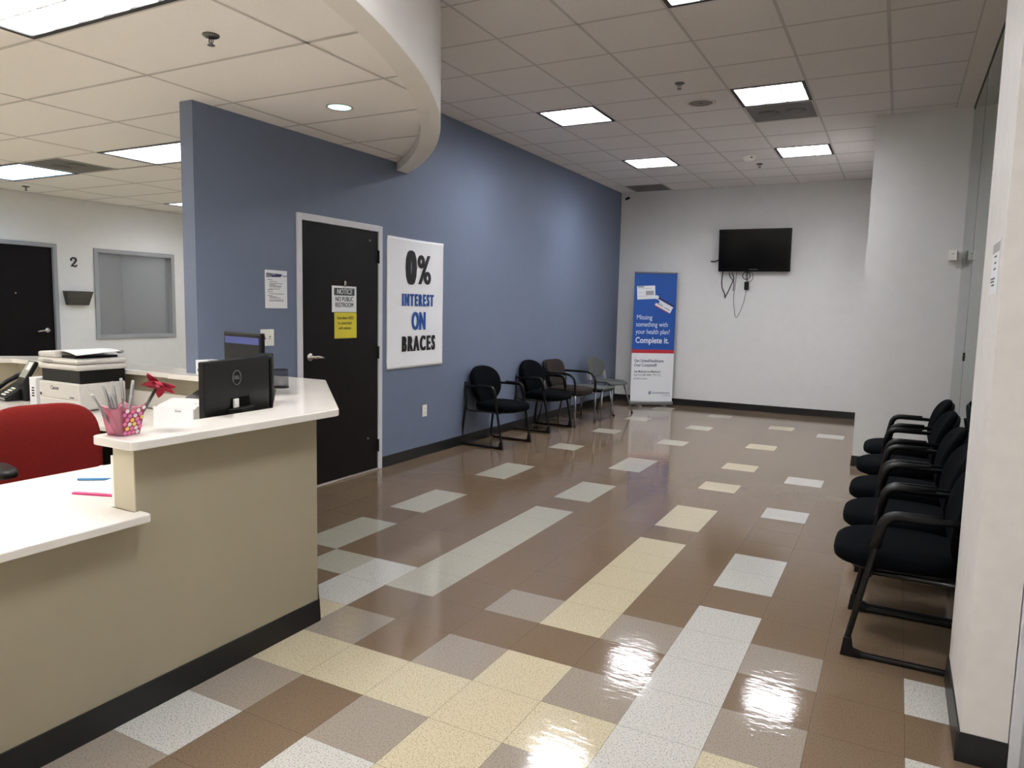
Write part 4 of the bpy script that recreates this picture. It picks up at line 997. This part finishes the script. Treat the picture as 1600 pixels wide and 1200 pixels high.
# multifunction printer
pr = empty('printer', (-3.510, -0.010, ZD)); tag(pr, 'large white multifunction printer on the rear desk', 'printer')
W, D = 0.228, 0.163
MB().box((-W,-D,0.008),(W,D,0.185)).build('body', 'printer', pr, 0.010)
MB().box((-W+0.012,-D-0.004,0.078),(W-0.012,-D+0.004,0.178)).build('front_cover', 'printer', pr, 0.006)
MB().box((-W+0.012,-D-0.003,0.014),(W-0.012,-D+0.004,0.070)).build('paper_drawer', 'printer', pr, 0.004)
MB().box((-W+0.01,-D+0.02,0.185),(W-0.004,D,0.272)).build('output_bay', 'black', pr, 0.004)
MB().box((W-0.10,-D+0.012,0.186),(W-0.002,-D+0.03,0.270)).build('bay_pillar', 'black', pr, 0.003)
MB().box((-W+0.03,-D-0.02,0.272),(W+0.02,D+0.01,0.312)).build('scanner_bed', 'printer', pr, 0.016)
MB().box((-W+0.03,-D-0.02,0.314),(W+0.02,D+0.01,0.346)).build('scanner_lid', 'printer', pr, 0.014)
MB().box((-0.12,-D-0.024,0.319),(-0.02,-D-0.018,0.334)).build('control_display', 'silverplastic', pr)
MB().box((-W+0.032,-D-0.015,0.346),(-0.0,D+0.005,0.386)).build('document_feeder', 'printer', pr, 0.012)
MB().box((0.0,-D+0.03,0.346),(0.15,D,0.362)).build('feeder_tray', 'black', pr, 0.004)
e = text('Canon', 0.034, 'ink', pr, 0, 0, 0, 'CENTER', 1.0, 0.0008); e.matrix_local = frame_m((-0.035,-D-0.0045,0.145),(1,0,0),(0,0,1)); e.name = 'brand_lettering'
MB().box((-W+0.022,-D-0.005,0.088),(-W+0.042,-D-0.0038,0.106)).build('badge', 'ink', pr); MB().box((0.13,-D-0.005,0.086),(0.18,-D-0.0038,0.096)).build('model_label', 'pengrey', pr)
MB().box((W-0.001,-0.10,0.135),(W+0.003,-0.045,0.165)).build('side_latch', 'printer', pr, 0.002)
for xx in (-0.19, 0.19):
    for yy in (-0.13, 0.13): MB().lathe([(0,0),(0.018,0),(0.018,0.01),(0,0.01)], (xx,yy,0), 10).build('foot', 'black', pr)
b = MB(); b.closed_ok = False
b.sheet(lambda u, v: (-0.12+0.32*u, -0.15+0.29*v, 0.008*math.sin(PI*u)+0.006*v-0.016*u*u*(1-v)), 14, 8)
pt = b.build('paper_sheet', 'paper', None, solid=0.0012); pt.location = (-3.46, -0.01, ZD+0.389); pt.rotation_euler = (0,0,-0.12); tag(pt, 'white paper sheets lying on top of the large printer', 'paper')
sb_ = MB().sell((-3.33,0.15,ZD+0.388),(0.030,0.018,0.016),0.7,0.7,16,10).build('tape_roll', 'silverplastic'); 
sb_['label'] = 'small clear tape roll at the back on the printer top'; sb_['category'] = 'tape'
# labelled white strip box left of the printer
lb_ = empty('label_box', (-3.79, -0.085, ZD)); tag(lb_, 'narrow white box with dark markings between phone and printer', 'box')
MB().box((-0.038,-0.10,0),(0.040,0.10,0.20)).build('carton', 'paper', lb_, 0.002)
b = MB()
for k in range(4): b.box((-0.012+0.004*(k%2),-0.1012,0.070+0.018*k),(0.018,-0.10,0.080+0.018*k))
b.build('print_marks', 'ink', lb_)

# desk phone
pf_ = empty('desk_phone', (-4.27, -0.05, ZD), math.radians(-10)); tag(pf_, 'black desk phone with keypad and side display at left', 'phone')
til = Matrix.Rotation(math.radians(32), 4, 'X')
def tilted(b, nm, m, bevel=0.004, z0=0.02):
    b.v = [tuple((til @ Vector(v)) + Vector((0,-0.07,z0))) for v in b.v]; return b.build(nm, m, pf_, bevel)
MB().prism_ax([(-0.10,0.0),(0.10,0.0),(0.09,0.10),(0.05,0.11),(-0.10,0.02)], 'x', -0.12, 0.11).build('base', 'black', pf_, 0.004)
tilted(MB().box((-0.125,-0.03,-0.005),(0.115,0.22,0.022)), 'face_panel', 'black')
tilted(MB().box((-0.03,0.125,0.022),(0.105,0.205,0.024)), 'display', 'lcd', 0)
for a_ in range(3):
    for c_ in range(4): tilted(MB().box((-0.015+a_*0.026,-0.002+c_*0.024,0.022),(0.003+a_*0.026,0.012+c_*0.024,0.027)), 'key', 'plate', 0.001)
tilted(MB().box((-0.125,-0.035,0.010),(0.115,-0.028,0.024)), 'front_trim', 'silverplastic', 0.002)
b = MB(); b.tube([(-0.09,-0.01,0.045),(-0.09,0.03,0.058),(-0.09,0.10,0.062),(-0.09,0.17,0.056),(-0.09,0.21,0.042)], [0.022,0.019,0.016,0.019,0.024], 12); tilted(b, 'handset', 'black', 0)
til = Matrix.Rotation(math.radians(60), 4, 'X')
tilted(MB().box((0.06,0.10,-0.03),(0.20,0.29,0.0)), 'side_module', 'black', 0.006, 0.035)
tilted(MB().box((0.072,0.155,0.0),(0.188,0.28,0.002)), 'module_display', mat('grey lcd', (160,164,152), 0.3), 0, 0.035)
tilted(MB().box((0.115,0.215,0.002),(0.186,0.277,0.0035)), 'display_window', 'paper', 0, 0.035)
MB().box((0.115,0.0,0.0),(0.19,0.10,0.16)).build('module_foot', 'black', pf_, 0.006)
nb = MB().box((-0.04,0,0),(0.04,0.003,0.06)).build('note_card', 'paper'); nb.location = (-4.33, 0.205, ZD+0.112+0.0); nb.rotation_euler = (-0.0,0,0)
tag(nb, 'small white note card standing behind the desk phone', 'card'); nb.location.z = ZD+0.113; nb.location.y = 0.232

# ------------------------------------------------------------------ red office chair
rc = empty('office_chair', (-2.225, -0.935, 0), math.radians(-11)); tag(rc, 'red upholstered office chair with black armrests at the desk', 'chair')
m = Matrix.Rotation(math.radians(-10), 3, 'Y')
MB().sell((-0.19,0,0.690),(0.050,0.268,0.255),0.55,0.52,28,22,mtx=m,fn=lambda q: Vector((q.x+0.055*(q.y/0.27)**2+0.02*math.sin(q.z*7), q.y*(1-0.05*max(0,q.z/0.25)), q.z))).build('backrest', 'red', rc)
MB().sell((-0.222,0,0.680),(0.030,0.24,0.225),0.5,0.5,24,14,mtx=m,fn=lambda q: Vector((q.x+0.055*(q.y/0.27)**2, q.y, q.z))).build('back_shell', 'black', rc)
MB().sell((0.06,0,0.455),(0.26,0.26,0.055),0.5,0.55,32,12).build('seat', 'red', rc)
MB().tube(fil([(-0.265,0,0.60),(-0.26,0,0.40),(0.0,0,0.385)], 0.06), 0.020, 10, ry=0.035).build('back_stem', 'black', rc)
for s in (-1, 1):
    MB().sell((0.200,s*0.285,0.712),(0.130,0.050,0.026),0.6,0.7,28,12).build('armrest', 'black', rc)
    MB().tube(fil([(0.16,s*0.288,0.695),(0.08,s*0.300,0.46),(0.03,s*0.20,0.395)], 0.06), 0.016, 10, ry=0.024).build('arm_post', 'black', rc)
MB().box((-0.13,-0.13,0.365),(0.15,0.13,0.402)).build('mechanism', 'black', rc, 0.01)
MB().lathe([(0,0.07),(0.034,0.07),(0.034,0.22),(0.022,0.22),(0.022,0.37),(0,0.37)], n=20).build('gas_lift', 'black', rc)
for k in range(5):
    a = 2*PI*k/5+0.3; c_, s_ = math.cos(a), math.sin(a)
    lg_ = MB().tube([(0.02*c_,0.02*s_,0.105),(0.16*c_,0.16*s_,0.095),(0.29*c_,0.29*s_,0.068)], [0.026,0.022,0.016], 10).build('base_leg', 'black', rc)
    b = MB(); b.lathe([(0,-0.011),(0.025,-0.011),(0.027,0),(0.025,0.011),(0,0.011)], (0,0,0), 16, axis='y'); b.v = [tuple(Matrix.Rotation(a,3,'Z')@Vector(v)+Vector((0.29*c_,0.29*s_,0.027))) for v in b.v]
    b.build('caster', 'blackgloss', lg_)
